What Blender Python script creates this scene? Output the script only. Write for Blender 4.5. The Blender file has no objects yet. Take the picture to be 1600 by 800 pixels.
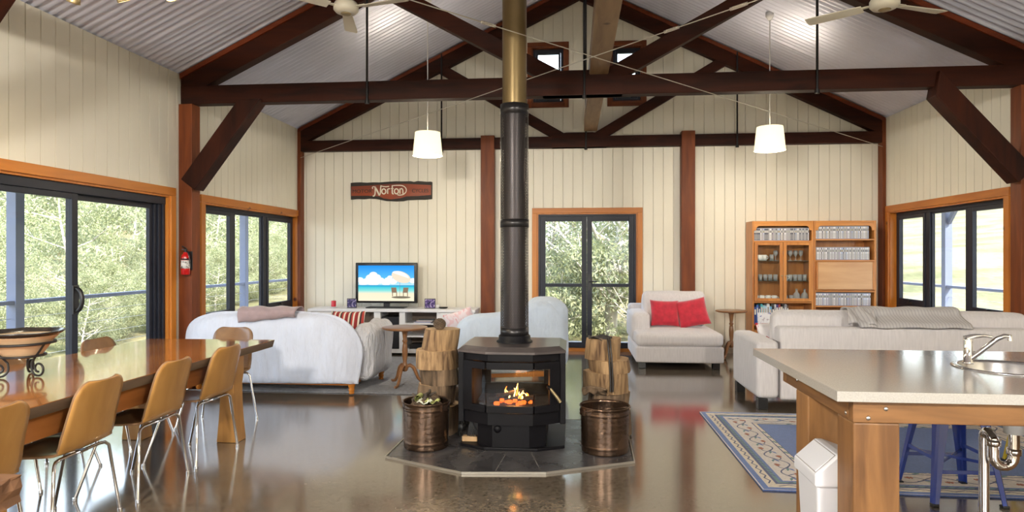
import bpy, bmesh, math, random
from mathutils import Vector, Matrix, noise
PI = math.pi
rnd = random.Random(7)
scene = bpy.context.scene
COL = scene.collection

# ---------------------------------------------------------------- objects
def link(o):
    COL.objects.link(o)
    return o

def tag(o, label=None, cat=None, group=None, kind=None):
    if label: o['label'] = label
    if cat: o['category'] = cat
    if group: o['group'] = group
    if kind: o['kind'] = kind
    return o

def thing(name, label, cat, loc=(0, 0, 0), rz=0.0, group=None):
    o = bpy.data.objects.new(name, None)
    o.empty_display_size = 0.1
    o.location = loc
    o.rotation_euler = (0, 0, rz)
    link(o)
    return tag(o, label, cat, group)

def dup(root, loc=None, rz=None, label=None, group=None):
    r = link(root.copy())
    if loc is not None: r.location = loc
    if rz is not None: r.rotation_euler = (0, 0, rz)
    if label: r['label'] = label
    if group: r['group'] = group
    for ch in list(root.children):
        c = link(ch.copy()); c.parent = r
        for g in list(ch.children):
            d = link(g.copy()); d.parent = c
    return r

class MB:
    """Collects shapes; build() links them as one mesh object."""
    def __init__(s):
        s.v = []; s.f = []; s.m = []; s.sm = []
    def add(s, vs, fs, mi=0, smooth=False, mat=None):
        b = len(s.v)
        if mat is not None: vs = [mat @ Vector(v) for v in vs]
        s.v.extend([tuple(v) for v in vs])
        for f in fs:
            s.f.append(tuple(b + i for i in f)); s.m.append(mi); s.sm.append(smooth)
        return s
    def box(s, x0, x1, y0, y1, z0, z1, mi=0, mat=None):
        vs = [(x0,y0,z0),(x1,y0,z0),(x1,y1,z0),(x0,y1,z0),(x0,y0,z1),(x1,y0,z1),(x1,y1,z1),(x0,y1,z1)]
        fs = [(0,3,2,1),(4,5,6,7),(0,1,5,4),(1,2,6,5),(2,3,7,6),(3,0,4,7)]
        return s.add(vs, fs, mi, False, mat)
    def beam(s, p0, p1, w, h, up=(0,0,1), mi=0):
        """rectangular bar from p0 to p1; w across, h along the 'up' side"""
        p0, p1 = Vector(p0), Vector(p1)
        d = (p1 - p0).normalized(); u = Vector(up)
        a = d.cross(u).normalized(); b = a.cross(d).normalized()
        vs = []
        for p in (p0, p1):
            for sa, sb in ((-1,-1),(1,-1),(1,1),(-1,1)):
                vs.append(p + a*sa*w/2 + b*sb*h/2)
        fs = [(0,1,2,3),(7,6,5,4),(0,4,5,1),(1,5,6,2),(2,6,7,3),(3,7,4,0)]
        return s.add(vs, fs, mi)
    def prism(s, pts, a0, a1, axis='y', mi=0, smooth=False):
        """2-D outline extruded along an axis: y -> (x,z), x -> (y,z), z -> (x,y)"""
        n = len(pts)
        def P(p, a):
            return {'y': (p[0], a, p[1]), 'x': (a, p[0], p[1]), 'z': (p[0], p[1], a)}[axis]
        vs = [P(p, a0) for p in pts] + [P(p, a1) for p in pts]
        fs = [tuple(range(n)), tuple(range(2*n-1, n-1, -1))]
        s.add(vs, fs, mi)
        return s.add(vs, [(i, n+i, n+(i+1) % n, (i+1) % n) for i in range(n)], mi, smooth)
    def lathe(s, prof, n=24, c=(0,0,0), mi=0, smooth=True, mat=None, caps=True):
        vs = []; fs = []
        k = len(prof)
        for r, z in prof:
            for i in range(n):
                a = 2*PI*i/n
                vs.append((c[0]+r*math.cos(a), c[1]+r*math.sin(a), c[2]+z))
        for j in range(k-1):
            for i in range(n):
                i2 = (i+1) % n
                fs.append((j*n+i, j*n+i2, (j+1)*n+i2, (j+1)*n+i))
        s.add(vs, fs, mi, smooth, mat)
        if caps:
            cf = []
            if prof[0][0] > 1e-5: cf.append(tuple(reversed(range(n))))
            if prof[-1][0] > 1e-5: cf.append(tuple(range((k-1)*n, k*n)))
            if cf: s.add(vs, cf, mi, False, mat)
        return s
    def cyl(s, p0, p1, r0, r1=None, n=12, mi=0, smooth=True):
        r1 = r0 if r1 is None else r1
        return s.tube([p0, p1], [r0, r1], n, mi, smooth)
    def tube(s, pts, r, n=8, mi=0, smooth=True, closed=False):
        pts = [Vector(p) for p in pts]
        k = len(pts)
        rs = r if isinstance(r, (list, tuple)) else [r]*k
        T = []
        for i in range(k):
            if closed: t = pts[(i+1) % k] - pts[i-1]
            elif i == 0: t = pts[1]-pts[0]
            elif i == k-1: t = pts[-1]-pts[-2]
            else: t = (pts[i+1]-pts[i]).normalized() + (pts[i]-pts[i-1]).normalized()
            T.append(t.normalized())
        ref = Vector((0,0,1)) if abs(T[0].z) < .9 else Vector((1,0,0))
        N = T[0].cross(ref).normalized()
        vs = []
        for i in range(k):
            N = (N - T[i]*N.dot(T[i]))
            if N.length < 1e-6: N = T[i].orthogonal()
            N.normalize(); B = T[i].cross(N)
            for j in range(n):
                a = 2*PI*j/n
                vs.append(pts[i] + (N*math.cos(a) + B*math.sin(a))*rs[i])
        fs = []
        for i in range(k if closed else k-1):
            i2 = (i+1) % k
            for j in range(n):
                j2 = (j+1) % n
                fs.append((i*n+j, i*n+j2, i2*n+j2, i2*n+j))
        s.add(vs, fs, mi, smooth)
        if not closed:
            s.add(vs, [tuple(reversed(range(n))), tuple(range((k-1)*n, k*n))], mi)
        return s
    def ribbon(s, pts, w, z=0.0, mi=0, th=0.0):
        """flat strip along 2-D points at height z"""
        n = len(pts); vs = []
        ws = w if isinstance(w, (list, tuple)) else [w]*n
        for i in range(n):
            a = Vector(pts[max(0, i-1)]); b = Vector(pts[min(n-1, i+1)])
            d = (b-a)
            if d.length < 1e-9: d = Vector((1, 0))
            d.normalize(); nn = Vector((-d.y, d.x))
            p = Vector(pts[i])
            q1 = p+nn*ws[i]/2; q2 = p-nn*ws[i]/2
            vs += [(q1.x, q1.y, z), (q2.x, q2.y, z)]
        fs = [(2*i, 2*i+1, 2*i+3, 2*i+2) for i in range(n-1)]
        return s.add(vs, fs, mi)
    def softbox(s, x0, x1, y0, y1, z0, z1, r=.05, seg=6, puff=(0,0,0), mi=0, mat=None, wob=0.0, wsc=3.0):
        """rounded box; faces may bulge by puff"""
        c = Vector(((x0+x1)/2, (y0+y1)/2, (z0+z1)/2)); h = Vector(((x1-x0)/2, (y1-y0)/2, (z1-z0)/2))
        r = min(r, h.x*.98, h.y*.98, h.z*.98)
        offs = [r*math.tan(math.radians(a)) for a in (45, 30, 15)]
        def line(hh):
            inn = hh-r
            L = [-inn-o for o in offs] + [(-inn + 2*inn*i/seg) for i in range(seg+1)] + [inn+o for o in reversed(offs)]
            return L
        Ls = [line(h.x), line(h.y), line(h.z)]
        bm = bmesh.new()
        for ax in range(3):
            u, w = [a for a in range(3) if a != ax]
            for sg in (-1, 1):
                grid = []
                for a in Ls[u]:
                    row = []
                    for b in Ls[w]:
                        p = Vector((0,0,0)); p[ax] = sg*h[ax]; p[u] = a; p[w] = b
                        q = Vector([max(-(h[i]-r), min(h[i]-r, p[i])) for i in range(3)])
                        d = p-q
                        # keep d's axis component = r
                        d[ax] = sg*r
                        d.normalize()
                        fu = 1-(a/h[u])**2; fw = 1-(b/h[w])**2
                        o = q + d*r
                        o[ax] += sg*puff[ax]*max(0, fu)*max(0, fw)
                        row.append(bm.verts.new(o+c))
                    grid.append(row)
                for i in range(len(grid)-1):
                    for j in range(len(grid[0])-1):
                        f = [grid[i][j], grid[i+1][j], grid[i+1][j+1], grid[i][j+1]]
                        if (sg > 0) == (ax == 1): f.reverse()
                        bm.faces.new(f)
        bmesh.ops.remove_doubles(bm, verts=bm.verts, dist=1e-4)
        bm.verts.ensure_lookup_table()
        if wob:
            for v in bm.verts:
                v.co += noise.noise_vector(v.co*wsc)*wob
        bm.verts.index_update()
        vs = [tuple(v.co) for v in bm.verts]; fs = [tuple(v.index for v in f.verts) for f in bm.faces]
        bm.free()
        return s.add(vs, fs, mi, True, mat)
    def pillow(s, w, h, t, mat, n=14, mi=0, pinch=.06):
        vs = []; fs = []
        for sg in (1, -1):
            b = len(vs)
            for i in range(n+1):
                for j in range(n+1):
                    u = -1+2*i/n; v = -1+2*j/n
                    e = max(0, (1-u**4))*max(0, (1-v**4))
                    px = u*w/2*(1-pinch*(1-v*v)); py = v*h/2*(1-pinch*(1-u*u))
                    vs.append((px, py, sg*(t/2*e**.55 + .002)))
            for i in range(n):
                for j in range(n):
                    q = (b+i*(n+1)+j, b+(i+1)*(n+1)+j, b+(i+1)*(n+1)+j+1, b+i*(n+1)+j+1)
                    fs.append(q if sg > 0 else tuple(reversed(q)))
        m = n+1
        per = [i*m for i in range(m)] + [n*m+j for j in range(1, m)] + [i*m+n for i in range(n-1, -1, -1)] + [j for j in range(n-1, 0, -1)]
        o = m*m
        for k in range(len(per)):
            a, b2 = per[k], per[(k+1) % len(per)]
            fs.append((b2, a, a+o, b2+o))
        return s.add(vs, fs, mi, True, mat)
    def grid(s, fn, nu, nv, mi=0, smooth=True, thick=0.0):
        """fn(u,v)->point, u,v in 0..1; optional thickness along the normal"""
        P = [[Vector(fn(i/nu, j/nv)) for j in range(nv+1)] for i in range(nu+1)]
        vs = [p for r in P for p in r]; m = nv+1
        fs = [(i*m+j, (i+1)*m+j, (i+1)*m+j+1, i*m+j+1) for i in range(nu) for j in range(nv)]
        if thick:
            N = []
            for i in range(nu+1):
                for j in range(nv+1):
                    a = P[min(nu,i+1)][j]-P[max(0,i-1)][j]; b = P[i][min(nv,j+1)]-P[i][max(0,j-1)]
                    q = a.cross(b)
                    N.append(q.normalized() if q.length > 1e-9 else Vector((0,0,1)))
            o = len(vs)
            vs = vs + [vs[k]-N[k]*thick for k in range(o)]
            fs = fs + [tuple(reversed([o+i for i in f])) for f in fs]
            per = [i*m for i in range(nu+1)] + [nu*m+j for j in range(1, m)] + [i*m+nv for i in range(nu-1, -1, -1)] + [j for j in range(nv-1, 0, -1)]
            for k in range(len(per)):
                a, b2 = per[k], per[(k+1) % len(per)]
                fs.append((b2, a, a+o, b2+o))
        return s.add(vs, fs, mi, smooth)
    def build(s, name, mats, parent=None, bevel=0.0, loc=None, label=None, fixn=False):
        me = bpy.data.meshes.new(name)
        me.from_pydata(s.v, [], s.f)
        mats = mats if isinstance(mats, (list, tuple)) else [mats]
        for m in mats: me.materials.append(m)
        me.polygons.foreach_set('material_index', s.m)
        me.polygons.foreach_set('use_smooth', s.sm)
        me.update()
        if fixn:
            bm = bmesh.new(); bm.from_mesh(me)
            bmesh.ops.remove_doubles(bm, verts=bm.verts, dist=1e-5)
            bmesh.ops.recalc_face_normals(bm, faces=bm.faces)
            bm.to_mesh(me); bm.free()
        o = bpy.data.objects.new(name, me)
        link(o)
        if parent: o.parent = parent
        if loc: o.location = loc
        if label: o['label'] = label
        if bevel:
            b = o.modifiers.new('edge', 'BEVEL')
            b.width = bevel; b.segments = 2; b.limit_method = 'ANGLE'; b.angle_limit = math.radians(40)
        return o

def rot(axis, deg): return Matrix.Rotation(math.radians(deg), 4, axis)
def tr(x, y, z): return Matrix.Translation((x, y, z))

def struct(o, label=None):
    o['kind'] = 'structure'
    if label: o['label'] = label
    return o

# ---------------------------------------------------------------- materials
def nt(name):
    m = bpy.data.materials.new(name); m.use_nodes = True
    t = m.node_tree; t.nodes.clear()
    out = t.nodes.new('ShaderNodeOutputMaterial')
    b = t.nodes.new('ShaderNodeBsdfPrincipled')
    t.links.new(b.outputs[0], out.inputs[0])
    return m, t, b, out

def c4(c): return (c[0], c[1], c[2], 1.0)

def noise_node(t, scale, stretch=(1,1,1), detail=4, distort=0.0, rotz=0.0):
    tc = t.nodes.new('ShaderNodeTexCoord'); mp = t.nodes.new('ShaderNodeMapping')
    mp.inputs['Scale'].default_value = stretch
    mp.inputs['Rotation'].default_value = (0, 0, rotz)
    t.links.new(tc.outputs['Object'], mp.inputs['Vector'])
    n = t.nodes.new('ShaderNodeTexNoise')
    n.inputs['Scale'].default_value = scale; n.inputs['Detail'].default_value = detail
    n.inputs['Distortion'].default_value = distort
    t.links.new(mp.outputs[0], n.inputs['Vector'])
    return n

def ramp(t, src, stops):
    r = t.nodes.new('ShaderNodeValToRGB')
    e = r.color_ramp.elements
    while len(e) < len(stops): e.new(.5)
    for i, (p, c) in enumerate(stops):
        e[i].position = p; e[i].color = c4(c)
    t.links.new(src, r.inputs[0])
    return r

def add_bump(t, b, h, strength, dist=.01):
    bp = t.nodes.new('ShaderNodeBump')
    bp.inputs['Strength'].default_value = strength; bp.inputs['Distance'].default_value = dist
    t.links.new(h, bp.inputs['Height']); t.links.new(bp.outputs[0], b.inputs['Normal'])

def mat(name, col, rough=.5, metal=0.0, var=0.0, scale=6, stretch=(1,1,1), bump=0.0, bscale=40, bstretch=(1,1,1), bdist=.01, emit=0.0, ecol=None, spec=None, coat=0.0, sheen=0.0, rvar=0.0, detail=4):
    m, t, b, out = nt(name)
    b.inputs['Base Color'].default_value = c4(col)
    b.inputs['Roughness'].default_value = rough
    b.inputs['Metallic'].default_value = metal
    if spec is not None: b.inputs['Specular IOR Level'].default_value = spec
    if coat: b.inputs['Coat Weight'].default_value = coat; b.inputs['Coat Roughness'].default_value = .08
    if sheen: b.inputs['Sheen Weight'].default_value = sheen
    if var:
        n = noise_node(t, scale, stretch, detail)
        lo = [max(0, c*(1-var)) for c in col]; hi = [min(1, c*(1+var)) for c in col]
        r = ramp(t, n.outputs['Fac'], [(.3, lo), (.7, hi)])
        t.links.new(r.outputs[0], b.inputs['Base Color'])
        if rvar:
            mr = t.nodes.new('ShaderNodeMapRange')
            mr.inputs['From Min'].default_value = .3; mr.inputs['From Max'].default_value = .7
            mr.inputs['To Min'].default_value = max(.02, rough-rvar); mr.inputs['To Max'].default_value = rough+rvar
            t.links.new(n.outputs['Fac'], mr.inputs['Value']); t.links.new(mr.outputs[0], b.inputs['Roughness'])
    if bump:
        n2 = noise_node(t, bscale, bstretch, 3)
        add_bump(t, b, n2.outputs['Fac'], bump, bdist)
    if emit:
        b.inputs['Emission Color'].default_value = c4(ecol or col); b.inputs['Emission Strength'].default_value = emit
    return m

def wood(name, dark, light, axis='x', rough=.4, scale=3.0, ratio=14.0, bump=.15, coat=0.0, knots=False, mid=None, spec=None, con=.16):
    m, t, b, out = nt(name)
    st = {'x': (1/ratio*2, 1, 1), 'y': (1, 1/ratio*2, 1), 'z': (1, 1, 1/ratio*2)}[axis]
    st = tuple(v*4 for v in st)
    n = noise_node(t, scale, st, 6, .6)
    n2 = noise_node(t, scale*.35, tuple(v*.5 for v in st), 2, .3)
    mx = t.nodes.new('ShaderNodeMath'); mx.operation = 'ADD'
    h = t.nodes.new('ShaderNodeMath'); h.operation = 'MULTIPLY'; h.inputs[1].default_value = .5
    t.links.new(n.outputs['Fac'], mx.inputs[0]); t.links.new(n2.outputs['Fac'], mx.inputs[1]); t.links.new(mx.outputs[0], h.inputs[0])
    md = mid or [(a+c)/2 for a, c in zip(dark, light)]
    r = ramp(t, h.outputs[0], [(.5-con, dark), (.5, md), (.5+con, light)])
    col = r.outputs[0]
    if knots:
        tc = t.nodes.new('ShaderNodeTexCoord'); v = t.nodes.new('ShaderNodeTexVoronoi')
        v.inputs['Scale'].default_value = 3.1
        t.links.new(tc.outputs['Object'], v.inputs['Vector'])
        kr = ramp(t, v.outputs['Distance'], [(.05, [c*.35 for c in dark]), (.13, (1,1,1))])
        mm = t.nodes.new('ShaderNodeMix'); mm.data_type = 'RGBA'; mm.blend_type = 'MULTIPLY'
        mm.inputs[0].default_value = 1.0
        t.links.new(col, mm.inputs[6]); t.links.new(kr.outputs[0], mm.inputs[7]); col = mm.outputs[2]
    t.links.new(col, b.inputs['Base Color'])
    b.inputs['Roughness'].default_value = rough
    if spec is not None: b.inputs['Specular IOR Level'].default_value = spec
    if coat: b.inputs['Coat Weight'].default_value = coat; b.inputs['Coat Roughness'].default_value = .05; b.inputs['Coat IOR'].default_value = 1.7
    add_bump(t, b, n.outputs['Fac'], bump, .004)
    return m

def glass_mat(name, tint=(1,1,1), refl=.06, rough=0.0):
    m = bpy.data.materials.new(name); m.use_nodes = True
    t = m.node_tree; t.nodes.clear()
    out = t.nodes.new('ShaderNodeOutputMaterial'); mx = t.nodes.new('ShaderNodeMixShader')
    a = t.nodes.new('ShaderNodeBsdfTransparent'); g = t.nodes.new('ShaderNodeBsdfGlossy')
    a.inputs[0].default_value = c4(tint); g.inputs['Roughness'].default_value = rough
    lw = t.nodes.new('ShaderNodeFresnel'); lw.inputs[0].default_value = 1.0+refl*6
    ge = t.nodes.new('ShaderNodeNewGeometry'); sb = t.nodes.new('ShaderNodeMath'); sb.operation = 'SUBTRACT'; sb.inputs[0].default_value = 1.0
    ml = t.nodes.new('ShaderNodeMath'); ml.operation = 'MULTIPLY'
    t.links.new(ge.outputs['Backfacing'], sb.inputs[1]); t.links.new(sb.outputs[0], ml.inputs[0]); t.links.new(lw.outputs[0], ml.inputs[1])
    t.links.new(ml.outputs[0], mx.inputs[0]); t.links.new(a.outputs[0], mx.inputs[1]); t.links.new(g.outputs[0], mx.inputs[2])
    t.links.new(mx.outputs[0], out.inputs[0])
    return m

def emis(name, col, s):
    m = bpy.data.materials.new(name); m.use_nodes = True
    t = m.node_tree; t.nodes.clear()
    out = t.nodes.new('ShaderNodeOutputMaterial'); e = t.nodes.new('ShaderNodeEmission')
    e.inputs[0].default_value = c4(col); e.inputs[1].default_value = s
    t.links.new(e.outputs[0], out.inputs[0])
    return m

M = {}
M['wall'] = mat('painted_board', (.80, .765, .655), .45, var=.03, scale=1.5)
M['roof_metal'] = mat('zinc_sheet', (.66, .68, .80), .42, metal=.3, var=.05, scale=2)
for ax in 'xyz':
    M['beam_'+ax] = wood('stained_timber_'+ax, (.009, .0024, .0013), (.052, .011, .0038), ax, .6, bump=.2, spec=.18)
    M['redwood_'+ax] = wood('red_timber_'+ax, (.085, .019, .005), (.24, .060, .013), ax, .5, spec=.3)
    M['trim_'+ax] = wood('pine_trim_'+ax, (.40, .12, .010), (.62, .225, .028), ax, .42, knots=True)
    M['oak_'+ax] = wood('rough_oak_'+ax, (.085, .034, .010), (.33, .16, .055), ax, .5, knots=True)
    M['teak_'+ax] = wood('teak_'+ax, (.42, .15, .035), (.66, .29, .08), ax, .35, scale=4)
    M['turned_'+ax] = wood('turned_wood_'+ax, (.20, .085, .03), (.36, .17, .07), ax, .3)
M['batten'] = wood('batten_timber', (.10, .018, .005), (.20, .042, .012), 'x', .5, spec=.3)
M['rustic'] = wood('rustic_beam', (.14, .075, .035), (.34, .22, .11), 'y', .6, knots=True)
M['alu'] = mat('dark_aluminium', (.016, .019, .032), .42, var=.1, spec=.3)
M['alu2'] = mat('blue_grey_paint', (.16, .18, .26), .5, var=.06)
M['glass'] = glass_mat('window_glass', (.97, .98, .97), .05)
M['black'] = mat('black_plastic', (.012, .012, .014), .35)
M['blackmetal'] = mat('black_steel', (.006, .0056, .0072), .45, var=.15, bump=.04, bscale=120, spec=.16)
M['iron'] = mat('wrought_iron', (.012, .011, .011), .5, bump=.2, bscale=60)
M['rod'] = mat('rod_steel', (.012, .011, .012), .5, metal=.3)
M['steel'] = mat('galvanised_wire', (.62, .58, .50), .35, metal=.8)
M['chrome'] = mat('chrome', (.82, .80, .80), .07, metal=1)
M['stainless'] = mat('stainless', (.66, .65, .66), .2, metal=1, bump=.02, bscale=80)
M['white'] = mat('white_paint', (.80, .80, .80), .4, var=.02)
M['cream_fan'] = mat('cream_enamel', (.74, .70, .58), .35)
M['brass'] = mat('aged_brass', (.42, .33, .18), .35, metal=.8)
# ---------------------------------------------------------------- the room
XL, XR, YB, YF = -4.396, 4.604, 10.148, -2.0
XC = (XL+XR)/2
EAVE, PITCH = 3.53, 0.489
T1, T0 = 6.94, 3.73                      # truss planes (middle, front)
def roof_z(x): return EAVE + PITCH*(4.5-abs(x-XC))
RIDGE = roof_z(XC)

def polished_floor():
    m, t, b, out = nt('polished_concrete')
    n1 = noise_node(t, .55, (1,1,1), 5, .4); n2 = noise_node(t, 60, (1,1,1), 3)
    r1 = ramp(t, n1.outputs['Fac'], [(.32, (.088,.068,.050)), (.68, (.185,.152,.116))])
    tc = t.nodes.new('ShaderNodeTexCoord'); v = t.nodes.new('ShaderNodeTexVoronoi'); v.inputs['Scale'].default_value = 30
    t.links.new(tc.outputs['Object'], v.inputs['Vector'])
    r2 = ramp(t, v.outputs['Distance'], [(.17, (.22,.20,.19)), (.30, (1.04,1.04,1.04))])
    v2 = t.nodes.new('ShaderNodeTexVoronoi'); v2.inputs['Scale'].default_value = 52
    t.links.new(tc.outputs['Object'], v2.inputs['Vector'])
    sp = t.nodes.new('ShaderNodeSeparateColor'); t.links.new(v2.outputs['Color'], sp.inputs[0])
    r3 = ramp(t, sp.outputs[0], [(0.0, (.72,.70,.68)), (.5, (1,1,1)), (1.0, (1.28,1.26,1.22))])
    def mul(a, c, f):
        mm = t.nodes.new('ShaderNodeMix'); mm.data_type = 'RGBA'; mm.blend_type = 'MULTIPLY'; mm.inputs[0].default_value = f
        t.links.new(a, mm.inputs[6]); t.links.new(c, mm.inputs[7]); return mm.outputs[2]
    c = mul(mul(r1.outputs[0], r2.outputs[0], .9), r3.outputs[0], .9)
    t.links.new(c, b.inputs['Base Color'])
    mr = t.nodes.new('ShaderNodeMapRange')
    mr.inputs['To Min'].default_value = .07; mr.inputs['To Max'].default_value = .19
    t.links.new(n1.outputs['Fac'], mr.inputs['Value']); t.links.new(mr.outputs[0], b.inputs['Roughness'])
    b.inputs['Specular IOR Level'].default_value = .6
    b.inputs['Coat Weight'].default_value = .75; b.inputs['Coat Roughness'].default_value = .12; b.inputs['Coat IOR'].default_value = 1.65
    add_bump(t, b, n2.outputs['Fac'], .01, .002)
    return m
M['floor'] = polished_floor()
fl = MB().box(XL-.12, XR+.12, YF, YB+.12, -.2, 0).build('floor', M['floor']); struct(fl, 'polished concrete floor with dark flecks')

def board_wall(name, axis, plane, out, u0, u1, topf, openings, pitch=.154, extra=(), label=None, phase=.05, gs=.0042):
    """grooved lining boards; axis='y' -> wall lies in a plane of constant Y (u = X)"""
    gd = .024
    cs = []
    u = u0+phase
    while u < u1-.02:
        cs.append(u); u += pitch
    br = {round(u0,4), round(u1,4)}
    for c in cs:
        for d in (-gs, -gs+.0006, gs-.0006, gs): br.add(round(c+d,4))
    for o in openings: br.add(round(o[0],4)); br.add(round(o[1],4))
    for e in extra: br.add(round(e,4))
    br = sorted(b for b in br if u0-1e-6 <= b <= u1+1e-6)
    def off(u):
        for c in cs:
            d = abs(u-c)
            if d < gs-.0003: return gd
        return 0.0
    def P(u, z, d):
        w = plane + out*d
        return (u, w, z) if axis == 'y' else (w, u, z)
    mb = MB()
    for a, b in zip(br[:-1], br[1:]):
        if b-a < 1e-5: continue
        mid = (a+b)/2
        ops = sorted([(o[2], o[3]) for o in openings if o[0] < mid < o[1]])
        z = 0.0; segs = []
        for lo, hi in ops:
            if lo > z: segs.append((z, lo))
            z = hi
        segs.append((z, None))
        for lo, hi in segs:
            ha, hb = (topf(a), topf(b)) if hi is None else (hi, hi)
            for thick in (0, 1):
                da, db = (off(a), off(b)) if not thick else (.14, .14)
                q = [P(a,lo,da), P(b,lo,db), P(b,hb,db), P(a,ha,da)]
                mb.add(q, [(0,1,2,3)])
    o = mb.build(name, M['wall'])
    struct(o, label)
    return o

LDOOR = (3.2, 6.70, 0.0, 2.15)           # left sliding door opening (Y0,Y1,Z0,Z1)
LWIN = (7.37, 10.04, .62, 2.13)
RWIN = (7.37, 9.90, .72, 2.13)
BDOOR = (-.555, 1.0, 0.0, 2.16)
GW1 = (-.64, -.125, 3.88, 4.77); GW2 = (.605, 1.07, 3.88, 4.755)
board_wall('wall_left', 'x', XL, -1, YF, YB+.14, lambda u: EAVE, [LDOOR, LWIN], label='cream lining board wall with a sliding door and window')
board_wall('wall_right', 'x', XR, 1, YF, YB+.14, lambda u: EAVE, [RWIN], label='cream lining board wall with a three pane window')
board_wall('wall_back', 'y', YB, 1, XL, XR, roof_z, [BDOOR, GW1, GW2], extra=(XC,), label='cream lining board gable wall', phase=.09, gs=.003)

board_wall('wall_front', 'y', YF, -1, XL, XR, roof_z, [(-3.2, -.9, .95, 2.15), (1.1, 3.4, .95, 2.15)], extra=(XC,), label='cream lining board wall behind the viewer with two openings', phase=.09, gs=.003)

# corrugated roof sheets seen from below
def corrugated(sign):
    mb = MB(); pitch, amp = .092, .0165
    n = int((YB+.14-YF)/pitch*6)
    xs = [XC, XC+sign*4.62]
    vs = []; fs = []
    for i in range(n+1):
        y = YF + (YB+.14-YF)*i/n
        lap = .008 if (y % .76) < .045 else 0
        w = amp*math.cos(2*PI*y/pitch) - lap
        for lay in (0, 1):
            for x in xs:
                vs.append((x, y, roof_z(x)+.022+w+lay*.03))
    for i in range(n):
        a = i*4; b = a+4
        fs += [(a,a+1,b+1,b), (a+2,b+2,b+3,a+3)]
    mb.add(vs, fs, 0, True)
    return mb
mbc = corrugated(-1); m2 = corrugated(1); mbc.add(m2.v, m2.f, 0, True)
struct(mbc.build('ceiling', M['roof_metal']), 'corrugated zinc sheeting lining the underside of the gable roof')

# ---------------------------------------------------------------- windows and doors
def casing(par, name, axis, plane, inward, o, w, ms, depth=.16, sill=True, proud=.022):
    """timber casing round an opening plus its reveal lining; ms = materials (along u, vertical)"""
    u0, u1, z0, z1 = o
    a0 = plane + inward*proud; a1 = plane - inward*.001
    r1 = plane - inward*depth
    def bx(mb, ua, ub, za, zb, wa, wb):
        if axis == 'y': mb.box(ua, ub, min(wa,wb), max(wa,wb), za, zb)
        else: mb.box(min(wa,wb), max(wa,wb), ua, ub, za, zb)
    zb = z0-w if sill else z0
    t = .02
    h = MB(); bx(h, u0-w, u1+w, z1, z1+w, a0, a1); h.build('head_casing', ms[0], par, bevel=.004)
    for k, (ua, ub) in enumerate(((u0-w, u0), (u1, u1+w))):
        j = MB(); bx(j, ua, ub, zb, z1-.001, a0, a1); j.build('side_casing', ms[1], par, bevel=.004)
    if sill:
        s = MB(); bx(s, u0-.001, u1+.001, z0-w, z0, a0+inward*.004, a1); s.build('sill_casing', ms[0], par, bevel=.004)
    rv = MB()
    bx(rv, u0, u1, z1-t, z1, plane, r1); bx(rv, u0, u0+t, z0, z1-t, plane, r1); bx(rv, u1-t, u1, z0, z1-t, plane, r1)
    bx(rv, u0+t, u1-t, z0, z0+t, plane, r1)
    rv.build('reveal', ms[1], par)

def bxf(axis):
    def bx(mb, ua, ub, za, zb, wa, wb, mi=0):
        if axis == 'y': mb.box(ua, ub, min(wa,wb), max(wa,wb), za, zb, mi)
        else: mb.box(min(wa,wb), max(wa,wb), ua, ub, za, zb, mi)
    return bx

def sash(par, bx, u0, u1, z0, z1, w0, w1, fw, stile=.05, latch=None, bottom=None):
    f = MB(); bt = bottom or stile
    bx(f, u0, u0+stile, z0, z1, w0, w1); bx(f, u1-stile, u1, z0, z1, w0, w1)
    bx(f, u0+stile, u1-stile, z1-stile, z1, w0, w1); bx(f, u0+stile, u1-stile, z0, z0+bt, w0, w1)
    fo = f.build('sash', M['alu'], par, bevel=.003)
    g = MB(); wm = (w0+w1)/2; bx(g, u0+stile, u1-stile, z0+bt, z1-stile, wm-.003, wm+.003)
    g.build('pane', M['glass'], fo)
    if latch:
        um = (u0+u1)/2; s = 1 if w0 > w1 else -1
        l = MB(); bx(l, um-.07, um+.07, z0+bt*.35, z0+bt*.35+.022, w0, w0+s*.022); bx(l, um-.012, um+.012, z0+bt*.35+.018, z0+bt*.35+.06, w0+s*.006, w0+s*.028)
        l.build('winder', M['black'], fo)
    return fo

# window_1: left wall, three sashes
w1 = thing('window_1', 'three pane window in the left board wall', 'window', (0,0,0)); w1['kind'] = 'structure'
casing(w1, 'c', 'x', XL, 1, LWIN, .09, (M['trim_y'], M['trim_z']))
bx = bxf('x')
f = MB(); wa, wb = XL-.085, XL-.155
u0, u1, z0, z1 = LWIN[0]+.02, LWIN[1]-.02, LWIN[2]+.02, LWIN[3]-.02
bx(f, u0, u1, z1-.045, z1, wa, wb); bx(f, u0, u1, z0, z0+.045, wa, wb)
for a, b in ((u0, u0+.05), (8.14, 8.24), (9.03, 9.13), (u1-.05, u1)): bx(f, a, b, z0+.045, z1-.045, wa, wb)
f.build('window_frame', M['alu'], w1, bevel=.003)
sash(w1, bx, u0+.052, 8.138, z0+.047, z1-.047, XL-.075, XL-.125, .05, latch=True, bottom=.1)
sash(w1, bx, 8.242, 9.028, z0+.047, z1-.047, XL-.105, XL-.14, .05, stile=.02)
sash(w1, bx, 9.132, u1-.052, z0+.047, z1-.047, XL-.075, XL-.125, .05, latch=True, bottom=.1)
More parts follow.
